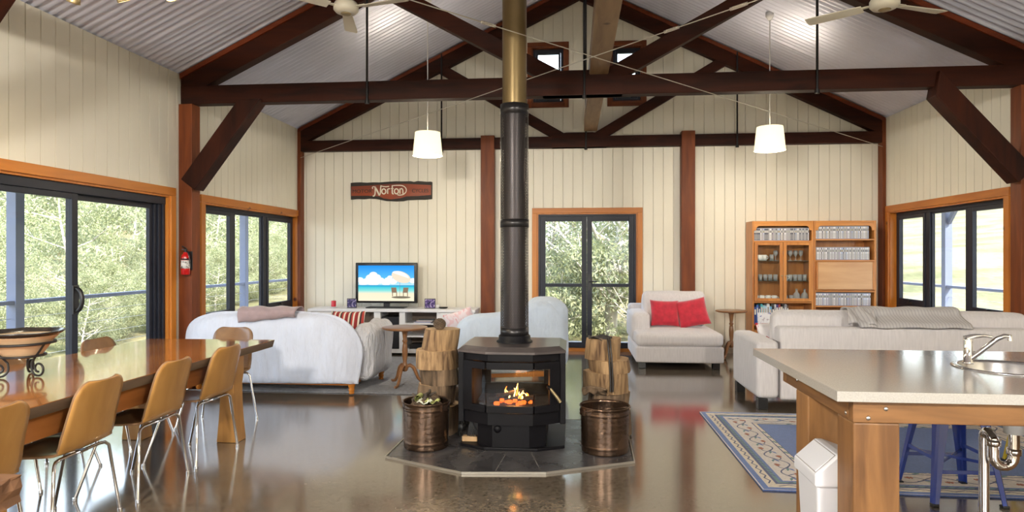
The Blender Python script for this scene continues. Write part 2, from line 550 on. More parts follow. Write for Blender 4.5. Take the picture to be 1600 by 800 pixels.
# window_2: right wall
w2 = thing('window_2', 'three pane window in the right board wall', 'window'); w2['kind'] = 'structure'
casing(w2, 'c', 'x', XR, -1, RWIN, .09, (M['trim_y'], M['trim_z']))
f = MB(); wa, wb = XR+.085, XR+.155
u0, u1, z0, z1 = RWIN[0]+.02, RWIN[1]-.02, RWIN[2]+.02, RWIN[3]-.02
bx(f, u0, u1, z1-.045, z1, wa, wb); bx(f, u0, u1, z0, z0+.045, wa, wb)
for a, b in ((u0, u0+.05), (8.12, 8.22), (9.0, 9.10), (u1-.05, u1)): bx(f, a, b, z0+.045, z1-.045, wa, wb)
f.build('window_frame', M['alu'], w2, bevel=.003)
sash(w2, bx, u0+.052, 8.118, z0+.047, z1-.047, XR+.075, XR+.125, .05, latch=True, bottom=.1)
sash(w2, bx, 8.222, 8.998, z0+.047, z1-.047, XR+.105, XR+.14, .05, stile=.02)
sash(w2, bx, 9.102, u1-.052, z0+.047, z1-.047, XR+.075, XR+.125, .05, latch=True, bottom=.1)
# gable windows
bxy = bxf('y')
for nm, o, lb in (('window_3', GW1, 'small gable window nearer the flue'), ('window_4', GW2, 'small gable window further from the flue')):
    g = thing(nm, lb, 'window'); g['kind'] = 'structure'
    casing(g, 'c', 'y', YB, -1, o, .068, (M['redwood_x'], M['redwood_z']))
    f = MB(); u0, u1, z0, z1 = o[0]+.02, o[1]-.02, o[2]+.02, o[3]-.02
    bxy(f, u0, u1, z1-.04, z1, YB+.08, YB+.15); bxy(f, u0, u1, z0, z0+.04, YB+.08, YB+.15)
    bxy(f, u0, u0+.04, z0+.04, z1-.04, YB+.08, YB+.15); bxy(f, u1-.04, u1, z0+.04, z1-.04, YB+.08, YB+.15)
    f.build('window_frame', M['alu'], g)
    sash(g, bxy, u0+.042, u1-.042, z0+.042, z1-.042, YB+.07, YB+.12, .04, latch=True, stile=.035, bottom=.07)
# door_1: sliding door, left wall
d1 = thing('door_1', 'sliding glass door in the left board wall', 'door'); d1['kind'] = 'structure'
casing(d1, 'c', 'x', XL, 1, LDOOR, .09, (M['trim_y'], M['trim_z']), sill=False, depth=.15)
f = MB(); u0, u1, z0, z1 = LDOOR[0]+.02, LDOOR[1]-.02, .021, LDOOR[3]-.02
bx(f, u0, u1, z1-.08, z1, XL-.03, XL-.145); bx(f, u0, u1, z0, z0+.03, XL-.03, XL-.145)
bx(f, u0, u0+.05, z0, z1-.08, XL-.03, XL-.145)
for k in range(3): bx(f, u1-.05-.045*k+.012, u1-.045*k, z0+.03, z1-.08, XL-.035-.02*k, XL-.145)
f.build('door_frame', M['alu'], d1, bevel=.003)
def slider(u0, u1, wa, wb, name, stile=.075):
    f = MB(); z0, z1 = .055, LDOOR[3]-.102
    bx(f, u0, u0+stile, z0, z1, wa, wb); bx(f, u1-stile, u1, z0, z1, wa, wb)
    bx(f, u0+stile, u1-stile, z1-.05, z1, wa, wb); bx(f, u0+stile, u1-stile, z0, z0+.1, wa, wb)
    fo = f.build(name, M['alu'], d1, bevel=.003)
    g = MB(); wm = (wa+wb)/2; bx(g, u0+stile, u1-stile, z0+.1, z1-.05, wm-.003, wm+.003); g.build('pane', M['glass'], fo)
    return fo
sp = slider(3.28, 5.44, XL-.045, XL-.085, 'sliding_panel', .07)
fp = slider(5.40, 6.56, XL-.095, XL-.135, 'fixed_panel', .06)
h = MB()
hy, hx = 5.405, XL-.044
h.box(hx-.002, hx+.012, hy-.035, hy+.035, .965, 1.225)
arc = [(hx+.012+.055*math.sin(a), hy+.0, 1.095-.10*math.cos(a)) for a in [PI*i/10 for i in range(11)]]
h.tube(arc, .020, 10)
h.build('door_handle', M['black'], sp, bevel=.004)
# door_2: glazed double door in the back wall
d2 = thing('door_2', 'black framed double glass door in the back wall', 'door'); d2['kind'] = 'structure'
casing(d2, 'c', 'y', YB, -1, BDOOR, .078, (M['trim_x'], M['trim_z']), sill=False, depth=.14)
f = MB(); u0, u1, z0, z1 = BDOOR[0]+.02, BDOOR[1]-.02, .021, BDOOR[3]-.02
bxy(f, u0, u0+.03, z0, z1, YB+.01, YB+.10); bxy(f, u1-.03, u1, z0, z1, YB+.01, YB+.10); bxy(f, u0+.03, u1-.03, z1-.03, z1, YB+.01, YB+.10)
f.build('door_frame', M['alu'], d2)
MB().box(BDOOR[0]+.02, BDOOR[1]-.02, YB-.02, YB+.10, .0005, .05).build('door_sill', M['trim_x'], d2)
um = (u0+u1)/2
for k, (a, b) in enumerate(((u0+.032, um-.002), (um+.002, u1-.032))):
    lf = MB(); st = .078; zz = .053; zt = z1-.032
    bxy(lf, a, a+st, zz, zt, YB+.015, YB+.06); bxy(lf, b-st, b, zz, zt, YB+.015, YB+.06)
    bxy(lf, a+st, b-st, zt-st, zt, YB+.015, YB+.06); bxy(lf, a+st, b-st, zz, zz+.085, YB+.015, YB+.06)
    bxy(lf, a+st, b-st, 1.005, 1.056, YB+.015, YB+.06)
    lo = lf.build('door_leaf', M['alu'], d2, bevel=.003)
    g = MB(); bxy(g, a+st, b-st, zz+.085, 1.005, YB+.034, YB+.04); bxy(g, a+st, b-st, 1.056, zt-st, YB+.034, YB+.04); g.build('pane', M['glass'], lo)
    if k == 1:
        h = MB(); h.box(a+.02, a+.06, YB+.005, YB+.0149, .95, 1.2)
        h.tube([(a+.04, YB+.006, 1.09), (a+.04, YB-.045, 1.09), (a+.15, YB-.045, 1.09)], .009, 8)
        h.build('door_handle', M['black'], lo)

# ---------------------------------------------------------------- timber frame
def truss(name, label, Y, tz0, tz1, thick, rafter_h, half, strut_w, rods, brace=None, rear=False):
    root = thing(name, label, 'roof truss', (XC, Y, tz0), 0, 'timber roof trusses')
    z = lambda v: v-tz0
    y0, y1 = -thick/2, thick/2
    tb = MB().box(-half, half, y0, y1, 0, tz1-tz0)
    tb.build('tie_beam', M['beam_x'], root, bevel=.008)
    vh = rafter_h/math.cos(math.atan(PITCH))
    for s in (-1, 1):
        top = [(s*(half+.0), roof_z(XC+half)-.012), (0, RIDGE-.012)]
        pts = [(top[0][0], z(top[0][1])), (top[1][0], z(top[1][1])), (top[1][0], z(top[1][1]-vh)), (top[0][0], z(top[0][1]-vh))]
        if s > 0: pts.reverse()
        MB().prism(pts, y0+.004, y1-.004, 'y').build('rafter', M['beam_x'], root, bevel=.006, fixn=True)
        bt = [(pts_x, pz) for pts_x, pz in ((s*half, z(top[0][1])), (0, z(top[1][1])), (0, z(top[1][1])-.055), (s*half, z(top[0][1])-.055))]
        MB().prism(bt, y0-.02, y0+.003, 'y').build('batten', M['batten'], root, fixn=True, label='redder batten along the rafter top')
        # struts rising from the tie centre
        xa, za = s*.26, tz1-tz0-.02
        xb = s*2.16; zb = z(roof_z(XC+2.16))-vh+.02
        MB().beam((xa, 0, za), (xb, 0, zb), thick*.8, strut_w, (0,0,1)).build('strut', M['beam_x'], root, bevel=.006)
    if rods:
        for x in rods:
            zt = z(roof_z(XC+abs(x)))-.02 if abs(x) > .1 else z(RIDGE)-.02
            r = MB().cyl((x, y0-.016 if not rear else y0-.016, -.03), (x, y0-.016, zt), .013, n=8)
            r.cyl((x, y0-.016, -.045), (x, y0-.016, -.005), .026, n=6)
            r.build('tie_rod', M['rod'], root)
    blk = MB().prism([(-.42,-.0), (.42,0), (.42,.19), (.2,tz1-tz0+.055), (-.2,tz1-tz0+.055), (-.42,.19)], y0-.012, y1+.012, 'y')
    blk.build('centre_block', M['beam_x'], root, fixn=True)
    return root
RODS = (-2.33, 0.02, 2.38)
truss('roof_truss', 'dark timber roof truss spanning mid room in front of the pendant lights', T1, 3.19, 3.395, .14, .25, 4.48, .17, RODS)
truss('roof_truss', 'dark timber roof truss against the cream gable wall', YB-.085, 3.165, 3.335, .12, .235, 4.485, .15, (-2.15, .10, 2.36), rear=True)
truss('roof_truss', 'dark timber roof truss nearest the viewer, mostly above the spotlights', T0, 3.19, 3.395, .14, .25, 4.48, .17, None)

def post(x0, x1, y0, y1, h, label, mt, brace=None):
    root = thing('timber_post', label, 'post', ((x0+x1)/2, (y0+y1)/2, 0))
    hx, hy = (x1-x0)/2, (y1-y0)/2
    MB().box(-hx, hx, -hy, hy, 0.001, h).build('shaft', mt, root, bevel=.005)
    if brace:
        s = brace
        # diagonal knee brace up to the tie beam, bolted on the near face
        b = MB(); w = .20
        p0 = (s*(hx-.02), 2.28); p1 = (s*(.76 if s > 0 else .88), 3.20)
        L = Vector((p1[0]-p0[0], p1[1]-p0[1])).normalized(); N = Vector((-L.y, L.x))*w/2
        pts = [(p0[0]+N.x-L.x*.0, p0[1]+N.y), (p0[0]-N.x, p0[1]-N.y), (p1[0]-N.x+L.x*.10, p1[1]-N.y+L.y*.10), (p1[0]+N.x-L.x*.06, p1[1]+N.y-L.y*.06)]
        b.prism(pts, -.135, .05, 'y')
        b.build('knee_brace', M['beam_z'], root, bevel=.008, fixn=True)
    return root
post(XL+.002, XL+.16, T1-.08, T1+.08, 3.19, 'timber post with knee brace carrying the red extinguisher', M['redwood_z'], 1)
post(XR-.17, XR-.002, T1-.08, T1+.08, 3.19, 'timber post with knee brace beside the right wall window', M['redwood_z'], -1)
post(XL+.002, XL+.16, T0-.08, T0+.08, 3.19, 'timber post whose knee brace crosses the top corner of the photo', M['redwood_z'], 1)
post(XR-.17, XR-.002, T0-.08, T0+.08, 3.19, 'timber post beside the kitchen bench', M['redwood_z'], -1)
post(XL+.002, XL+.055, YB-.15, YB-.003, EAVE-.02, 'slim red timber post in the corner behind the white sofa', M['redwood_z'])
post(XR-.055, XR-.002, YB-.15, YB-.003, EAVE-.02, 'slim red timber post in the corner beside the bookcase', M['redwood_z'])
post(-1.425, -1.215, YB-.17, YB-.003, 3.365, 'red timber post on the back wall between television and flue', M['redwood_z'])
post(1.645, 1.845, YB-.17, YB-.003, 3.385, 'red timber post on the back wall behind the chaise', M['redwood_z'])
bm_ = thing('timber_beam', 'pale rustic beam running lengthways on top of the trusses', 'beam', (.275, 6.9, 3.40))
MB().box(-.1, .1, -3.2, 3.08, .0, .19).build('beam_body', M['rustic'], bm_, bevel=.012)

# wire bracing
def cable(p0, p1, label, bt):
    root = thing('bracing_cable', label, 'cable', p0, 0, 'crossed wire roof braces')
    d = Vector(p1)-Vector(p0)
    MB().cyl((0,0,0), d, .004, n=6).build('wire', M['steel'], root)
    for t in bt:
        a = d*t; u = d.normalized()
        mb = MB(); up = Vector((0,0,1))
        for s in (-1, 1): mb.cyl(a-u*.05+up*s*.009, a+u*.05+up*s*.009, .0035, n=6)
        mb.cyl(a-u*.065, a-u*.045, .012, n=8); mb.cyl(a+u*.045, a+u*.065, .012, n=8)
        mb.build('turnbuckle', M['steel'], root)
cable((XR-.06, YB-.16, 3.10), (XL+.1, 1.12, 3.31), 'wire brace from the bookcase corner passing before the flue', (.585,))
cable((XL+.06, YB-.16, 3.06), (XR-.1, 1.3, 3.31), 'wire brace from the television corner passing behind the flue', (.575, .62))
# ---------------------------------------------------------------- wood heater, hearth, firewood
M['slate'] = mat('slate_tile', (.055, .052, .055), .3, var=.35, scale=4, bump=.25, bscale=14, bdist=.02, rvar=.12)
M['edge'] = mat('aluminium_edge', (.42, .39, .34), .4, metal=.7)
hx, hy = -.465, 4.9
hearth = thing('hearth', 'dark slate hearth slab with pale metal edge under the wood heater', 'hearth', (hx, 5.0, 0))
HP = [(-.905, -.352), (-.289, -.646), (.286, -.594), (.908, -.302), (.935, .85), (-.87, .85)]
HP = [(x, y) for x, y in HP]
MB().prism([(x*.985, y*.985) for x, y in HP], .0005, .0155, 'z').build('tile_slab', M['slate'], hearth, fixn=True)
eb = MB()
for i in range(6):
    a, b = Vector((*HP[i], 0)), Vector((*HP[(i+1) % 6], 0))
    eb.beam(a+Vector((0,0,.0087)), b+Vector((0,0,.0087)), .007, .016)
eb.build('edge_trim', M['edge'], hearth)
M['grout'] = mat('tile_grout', (.16, .15, .14), .8)
gr = MB()
for pts in ([(-.06,-.60),(-.02,-.1)], [(.25,-.58),(.14,-.1)], [(-.30,-.62),(-.18,-.1)], [(.50,-.47),(.30,-.1)], [(-.62,-.46),(-.4,-.1)], [(-.86,.1),(-.35,.1)], [(.35,.1),(.92,.1)], [(-.86,.48),(-.35,.48)], [(.35,.48),(.92,.48)], [(.62,-.42),(.62,.83)], [(-.62,-.1),(-.62,.83)]):
    gr.ribbon(pts, .005, .0160)
gr.build('grout_lines', M['grout'], hearth)

HT = .0165
st = thing('wood_heater', 'black freestanding wood heater with glass door, pedestal and tall perforated flue', 'wood heater', (hx, 5.18, HT))
def bay(hw, ff, yf, ym, yb): return [(-hw, ym), (-ff, yf), (ff, yf), (hw, ym), (hw, yb), (-hw, yb)]
M['stove_top'] = mat('heater_top', (.10, .085, .085), .28, metal=.3, var=.2, scale=5)
MB().prism(bay(.405, .20, -.33, -.22, .42), 0.0, .022, 'z').build('base_tray', M['blackmetal'], st, bevel=.004, fixn=True)
MB().prism(bay(.262, .14, -.325, -.25, .30), .022, .24, 'z').build('pedestal', M['blackmetal'], st, bevel=.004, fixn=True)
ap = MB(); ap.lathe([(.0,0),(.028,0),(.028,.012),(0,.012)], 14, mat=tr(-.10, -.33, .165) @ rot('X', 90)); ap.build('air_knob', M['blackmetal'], st)
MB().box(-.135, -.085, -.332, -.326, .195, .205).build('badge', M['brass'], st)
# firebox: shell with an open front and a see-through back
fb = MB()
B = bay(.385, .17, -.36, -.235, .30)
fb.prism(B, .20, .29, 'z'); fb.prism(B, .68, .735, 'z')
fb.box(-.385, -.335, -.235, .30, .29, .68); fb.box(.335, .385, -.235, .30, .29, .68)
fb.box(-.335, .335, .26, .30, .29, .40); fb.box(-.335, .335, .26, .30, .545, .68)
fb.box(-.335, -.225, .26, .30, .40, .545); fb.box(.225, .335, .26, .30, .40, .545)
fb.build('firebox', M['blackmetal'], st, bevel=.004)
MB().box(-.225, .225, .277, .283, .4005, .5445).build('rear_glass', M['glass'], st)
M['brick'] = mat('firebrick', (.035, .03, .026), .9, var=.3, scale=9)
ln = MB(); ln.box(-.334, -.30, -.23, .259, .2905, .679); ln.box(.30, .334, -.23, .259, .2905, .679); ln.box(-.299, .299, -.30, .259, .2905, .31)
ln.build('firebrick_lining', M['brick'], st)
# pillars at the front corners and door on three facets
for s in (-1, 1):
    MB().box(s*.39-.022, s*.39+.022, -.262, -.20, .195, .74).build('corner_pillar', M['blackmetal'], st, bevel=.006)
def facet_frame(mb, a, b, z0, z1, w, t, sides):
    a, b = Vector(a), Vector(b); d = (b-a).normalized(); n = Vector((d.y, -d.x))
    def q(s0, s1, za, zb):
        p = [a+d*s0, a+d*s1]
        o = [(p[0].x, p[0].y), (p[1].x, p[1].y), (p[1].x+n.x*t, p[1].y+n.y*t), (p[0].x+n.x*t, p[0].y+n.y*t)]
        mb.prism(o, za, zb, 'z')
    L = (b-a).length
    q(0, L, z0, z0+w); q(0, L, z1-w, z1)
    if sides[0]: q(0, sides[0], z0+w, z1-w)
    if sides[1]: q(L-sides[1], L, z0+w, z1-w)
    return q, L
door = MB()
F = [(-.355, -.262), (-.175, -.372), (.175, -.372), (.355, -.262)]
facet_frame(door, F[0], F[1], .30, .675, .052, .028, (.085, 0)); facet_frame(door, F[1], F[2], .30, .675, .052, .028, (0, 0)); facet_frame(door, F[2], F[3], .30, .675, .052, .028, (0, .085))
dr = door.build('door', M['blackmetal'], st, bevel=.003, fixn=True)
gl = MB()
for a, b in ((F[0], F[1]), (F[1], F[2]), (F[2], F[3])):
    a, b = Vector(a), Vector(b); d = (b-a).normalized(); n = Vector((d.y, -d.x))*.012
    o = [a+n, b+n, b+n*1.4, a+n*1.4]
    gl.prism([(p.x, p.y) for p in o], .345, .63, 'z')
gl.build('door_glass', glass_mat('heater_glass', (.93,.91,.88), .05), dr)
hd = MB()
hd.tube([(.285, -.33, .49), (.285, -.365, .49), (.305, -.375, .485)], .013, 8)
hd.build('door_catch', M['blackmetal'], dr)
MB().tube([(.300, -.375, .487), (.345, -.372, .43), (.375, -.368, .385)], [.009, .0115, .012], 8).build('door_handle', M['brass'], dr)
# bevelled top plate
tp = MB(); P0 = bay(.415, .185, -.385, -.262, .33); P1 = bay(.365, .17, -.335, -.225, .28)
tp.prism(P0, .735, .752, 'z')
vs = [(x, y, .752) for x, y in P0] + [(x, y, .782) for x, y in P1]
tp.add(vs, [(i, (i+1) % 6, 6+(i+1) % 6, 6+i) for i in range(6)] + [(6,7,8,9,10,11)])
tp.build('top_plate', M['stove_top'], st, fixn=True)

def perforated():
    m, t, b, out = nt('perforated_steel')
    b.inputs['Base Color'].default_value = (.03,.027,.03,1); b.inputs['Roughness'].default_value = .35; b.inputs['Metallic'].default_value = .5
    tc = t.nodes.new('ShaderNodeTexCoord'); sx = t.nodes.new('ShaderNodeSeparateXYZ'); t.links.new(tc.outputs['Object'], sx.inputs[0])
    def mth(op, a, bb=None, c=None):
        n = t.nodes.new('ShaderNodeMath'); n.operation = op
        for i, v in enumerate((a, bb, c)):
            if v is None: continue
            if isinstance(v, (int, float)): n.inputs[i].default_value = v
            else: t.links.new(v, n.inputs[i])
        return n.outputs[0]
    an = mth('ARCTAN2', sx.outputs[1], sx.outputs[0])
    u = mth('MULTIPLY', an, 52/(2*PI)); z = mth('MULTIPLY', sx.outputs[2], 1/.0125)
    row = mth('FLOOR', z); odd = mth('MULTIPLY', mth('MODULO', row, 2.0), .5)
    fu = mth('SUBTRACT', mth('FRACT', mth('ADD', mth('ADD', u, 100.0), odd)), .5); fz = mth('SUBTRACT', mth('FRACT', z), .5)
    d = mth('SQRT', mth('ADD', mth('MULTIPLY', fu, fu), mth('MULTIPLY', fz, fz)))
    hole = mth('LESS_THAN', d, .33)
    tb = t.nodes.new('ShaderNodeBsdfTransparent'); mx = t.nodes.new('ShaderNodeMixShader')
    t.links.new(hole, mx.inputs[0]); t.links.new(b.outputs[0], mx.inputs[1]); t.links.new(tb.outputs[0], mx.inputs[2]); t.links.new(mx.outputs[0], out.inputs[0])
    return m
M['perf'] = perforated()
M['flue_dark'] = mat('flue_dark', (.03, .028, .03), .3, metal=.6)
M['flue_inner'] = mat('flue_inner_pipe', (.11, .08, .07), .3, metal=.8)
M['bronze'] = mat('flue_bronze', (.25, .18, .085), .32, metal=.75, var=.12, scale=2)
MB().lathe([(.145, .783), (.145, .79), (.128, .80), (.128, .83), (.118, .84)], 32).build('flue_collar', M['blackmetal'], st)
MB().lathe([(.088, .80), (.088, 2.70)], 32).build('inner_pipe', M['flue_inner'], st)
for a, b_ in ((.90, 1.70), (1.765, 2.60)): MB().lathe([(.1135, a), (.1135, b_)], 40, caps=False).build('perforated_shield', M['perf'], st)
for a, b_, r in ((.83, .90, .1145), (1.70, 1.765, .1165), (2.60, 2.685, .1145)): MB().lathe([(r-.006, a), (r, a), (r, b_), (r-.006, b_)], 40).build('shield_band', M['flue_dark'], st)
MB().lathe([(.098, 2.66), (.098, 5.46-.02)], 32).build('upper_flue', M['bronze'], st, label='bronze coloured upper flue pipe')

# the fire
M['char'] = mat('charred_log', (.02, .015, .012), .9, var=.5, scale=12, bump=.5, bscale=20)
M['ember'] = mat('ember', (.05, .01, .004), .9, emit=1.5, ecol=(1.0, .15, .015), var=.6, scale=20)
M['flame_in'] = emis('flame_core', (1.0, .62, .16), 9)
M['flame_out'] = emis('flame_edge', (1.0, .24, .03), 5)
HZ = HT+.31
lg = thing('fire', 'log fire burning inside the wood heater', 'fire', (hx-.02, 5.10, HZ))
eb = MB()
for i in range(46):
    a, r = rnd.uniform(0, 2*PI), rnd.uniform(0, .15)
    x, y = r*1.1*math.cos(a), r*.6*math.sin(a)-.04; s = rnd.uniform(.010, .022)
    zz = .001+max(0, .14-r)*.25*rnd.random(); eb.softbox(x-s, x+s, y-s*.8, y+s*.8, zz, zz+s*1.5, s*.5, 1)
eb.build('ember_bed', M['ember'], lg)
for k, (a, b_, r) in enumerate((((-.17,-.06,.032),(.15,-.03,.04),.026), ((-.12,.05,.035),(.18,.02,.035),.028), ((-.06,-.09,.07),(.10,.06,.085),.022))):
    MB().tube([a, [(p+q)/2+.004 for p, q in zip(a, b_)], b_], [r*.9, r, r*.85], 9).build('burning_log', M['char'], lg)
for k in range(15):
    x = rnd.uniform(-.13, .14); y = rnd.uniform(-.08, .04)
    h = (.125 - abs(x)*.70)*rnd.uniform(.5, 1.15); w = rnd.uniform(.006, .012)
    pts = []; rs = []
    ph = rnd.uniform(0, 6)
    for i in range(7):
        q = i/6
        pts.append((x+.014*math.sin(ph+q*4)*q, y, .045+h*q)); rs.append(max(.0012, w*(1-q)**.8*(.55+1.2*q if q < .4 else 1)))
    MB().tube(pts, rs, 6).build('flame', M['flame_in'] if k % 3 else M['flame_out'], lg)

# copper buckets
M['copper'] = mat('aged_copper_tin', (.15, .095, .065), .25, metal=.9, var=.35, scale=4, bump=.35, bscale=38, bdist=.006, rvar=.08)
M['tin'] = mat('silver_tin', (.55, .53, .52), .28, metal=.9, bump=.2, bscale=60)
def bucket(label, loc, rz, r=.183, h=.355, m='copper', handle=True):
    root = thing('firewood_bucket', label, 'bucket', loc, rz, 'metal buckets on the hearth')
    pr = [(.0, .0), (r*.94, 0), (r*.95, .008)]
    for k in range(1, 40):
        q = k/40; z = .008+(h-.02)*q
        pr.append((r*(.95+.05*q) + 0.0003*math.sin(q*40*1.25)*(1 if .12 < q < .9 else .2) + (.004 if abs(q-.12) < .015 or abs(q-.88) < .015 else 0), z))
    pr += [(r+.006, h-.008), (r+.007, h-.002), (r+.002, h), (r-.006, h-.004), (r*.985-.004, h-.02), (r*.94, .015), (0, .012)]
    MB().lathe(pr, 40).build('bucket_body', M[m], root)
    if handle:
        hb = MB()
        pts = [((r+.012)*math.cos(a), -.02-(.135)*math.sin(a), h-.03+.03*math.sin(a)) for a in [PI*i/16 for i in range(17)]]
        hb.tube(pts, .0055, 6)
        for s in (-1, 1): hb.box(s*(r+.006)-.009, s*(r+.006)+.009, -.03, .03, h-.06, h-.015)
        hb.build('bail_handle', M['steel'] if m == 'tin' else M['copper'], root)
    return root
bucket('copper bucket full of kindling left of the wood heater', (-1.13, 4.93, HT), 2.6, r=.18)
bucket('empty copper bucket right of the wood heater', (.243, 4.945, HT), .5, r=.185, h=.345)
bucket('silver tin half hidden between left log pile and heater', (-.985, 5.71, HT), 1.2, r=.13, h=.33, m='tin', handle=False)

# kindling in the left bucket
M['paper'] = mat('crumpled_paper', (.72, .74, .62), .7, var=.2, scale=15)
M['paper2'] = mat('printed_paper', (.42, .44, .16), .7, var=.5, scale=20)
M['twig'] = mat('kindling_twig', (.075, .058, .045), .8, var=.5, scale=10, bump=.4)
M['cone'] = mat('pine_cone', (.10, .065, .04), .7, var=.4, scale=12)
def pine_cone(name, label, loc, r, rx=0, group=None):
    root = thing(name, label, 'pine cone', loc, 0, group)
    mb = MB()
    for k in range(90):
        q = (k+.5)/90; th = k*2.39996; ph = math.acos(1-2*q)
        d = Vector((math.sin(ph)*math.cos(th), math.sin(ph)*math.sin(th), math.cos(ph)))
        c = Vector((d.x*r*.86, d.y*r*.86, r*.86+d.z*r*.78)); s = r*.30
        R = d.to_track_quat('Z', 'Y').to_matrix().to_4x4()
        mb.softbox(-s*.75, s*.75, -s*.4, s*.4, -s*.3, s*.5, s*.3, 1, mat=tr(*c) @ R @ rot('X', 35))
    mb.lathe([(0, .2*r), (r*.66, .6*r), (r*.66, 1.1*r), (0, 1.5*r)], 10)
    o = mb.build('cone_scales', M['cone'], root)
    return root
for k in range(7):
    a = k*.9; rr = .085
    x, y = -1.13+rr*math.cos(a)*(1 if k < 6 else 0), 4.93+rr*math.sin(a)*(1 if k < 6 else 0)
    pine_cone('pine_cone', 'dark pine cone heaped in the kindling bucket', (x, y, HT+.27+.03*(k % 2)), .044, group='pine cones in the kindling bucket')
tw = MB()
for k in range(5):
    a = rnd.uniform(0, PI); x, y = rnd.uniform(-.05, .05), rnd.uniform(-.05, .05); L = .12
    root = thing('kindling_stick', 'short dark stick lying across the kindling bucket', 'stick', (-1.13+x, 4.93+y, HT+.338+.012*k), a, 'sticks in the kindling bucket')
    MB().tube([(-L*.9, 0, -.01), (-L*.2, .008, .012), (L*.4, -.004, .006), (L*.9, .004, .02)], [.011, .013, .012, .009], 7).build('stick', M['twig'], root)
for k, (x, y, mm, lb) in enumerate(((-.075, -.08, 'paper2', 'rolled yellow green paper in the kindling bucket'), (.01, -.095, 'paper', 'crumpled white paper in the kindling bucket'), (.065, -.07, 'paper2', 'folded printed paper strip in the kindling bucket'))):
    pb = MB()
    if k == 0:
        sp_ = [(.006+.0045*i*.5)*1 for i in range(20)]
        pts = [(x+.03+(.004+.0018*i)*math.cos(i*.7), (.004+.0018*i)*math.sin(i*.7)) for i in range(18)]
        vs = []
        for px, pz in pts: vs += [(px, y, .03+pz), (px, y+.10, .03+pz)]
        pb.add(vs, [(2*i, 2*i+1, 2*i+3, 2*i+2) for i in range(17)], 0, True)
    else:
        pb.grid(lambda u, v: (x+(u-.5)*.11, y+(v-.5)*.07, .012+.02*noise.noise(Vector((u*6+k*9, v*5, k)))+.012*math.sin(u*9)), 14, 8, thick=.003)
    o = pb.build('kindling_paper', M[mm]); o.location = (-1.13, 4.93, HT+.352); tag(o, lb, 'paper')

# firewood rounds
M['bark'] = wood('split_wood_side', (.07, .032, .013), (.44, .28, .14), 'z', .8, scale=9, ratio=20, bump=1.0, con=.13)
M['bark2'] = wood('grey_bark_side', (.045, .028, .016), (.26, .17, .10), 'z', .8, scale=6, bump=1.0, con=.12)
M['endgrain'] = mat('end_grain', (.48, .31, .16), .7, var=.25, scale=8)
def log_round(label, c, r, z0, z1, seed, bark='bark', tilt=0, group='firewood rounds stacked on the hearth', sq=1.0):
    h = z1-z0
    root = thing('log_round', label, 'log', (c[0], c[1], z0), seed*1.3, group)
    n = 40; vs = []; fs = []; rows = 6
    def rad(i, z):
        a = 2*PI*i/n
        q = noise.noise(Vector((math.cos(a)*1.2+seed*3, math.sin(a)*1.2, z*1.5)))*.10 + noise.noise(Vector((math.cos(a)*5+seed, math.sin(a)*5, z*.6)))*.045
        return r*(1+q*1.5 + .02*math.sin(a*9+seed))
    for j in range(rows+1):
        z = h*j/rows
        for i in range(n):
            a = 2*PI*i/n; rr = rad(i, z)*(1-.012*(j in (0, rows)))
            vs.append((rr*math.cos(a)+tilt*(z-h/2), rr*math.sin(a)*sq, z*.999+.0005))
    for j in range(rows):
        for i in range(n): fs.append((j*n+i, j*n+(i+1) % n, (j+1)*n+(i+1) % n, (j+1)*n+i))
    MB().add(vs, fs, 0, True).build('bark_side', M[bark], root)
    e = MB(); e.add(vs[:n], [tuple(reversed(range(n)))]); e.add(vs[-n:], [tuple(range(n))])
    e.build('cut_face', M['endgrain'], root)
    return root
LX, LY = -1.125, 5.36; RX, RY = .30, 5.44
for i, (dx, r, z0, z1, bk, lb) in enumerate(((-.01, .165, HT, .245, 'bark2', 'lowest log round of the left pile, behind the kindling bucket'), (.0, .155, .245, .42, 'bark2', 'grey barked log round fourth from the top of the left pile'),
        (.0, .158, .42, .555, 'bark2', 'dark split log round third from the top of the left pile'), (.005, .178, .555, .705, 'bark', 'wide log round second from the top of the left pile'), (.0, .145, .705, .875, 'bark', 'topmost log round of the left pile with pine cone on it'))):
    log_round(lb, (LX+dx+.018*((-1)**i), LY+.012*math.sin(i*2)), r, z0, z1, i+1, bk, tilt=.16*((-1)**i))
for i, (dx, r, z0, z1, bk, lb) in enumerate(((.0, .20, HT, .215, 'bark2', 'lowest log round of the right pile, behind the empty bucket'), (-.02, .165, .215, .365, 'bark2', 'dark log round fourth from the top of the right pile'),
        (.0, .185, .365, .535, 'bark', 'pale split log round third from the top of the right pile'), (-.01, .175, .535, .635, 'bark', 'thin log round second from the top of the right pile'), (-.03, .145, .635, .805, 'bark', 'topmost log round of the right pile under a leather strap'))):
    log_round(lb, (RX+dx-.016*((-1)**i), RY+.012*math.sin(i*2)), r, z0, z1, i+11, bk, tilt=.14*((-1)**i))
pine_cone('pine_cone', 'large brown pine cone on top of the left log pile', (LX+.02, LY-.04, .875), .052)
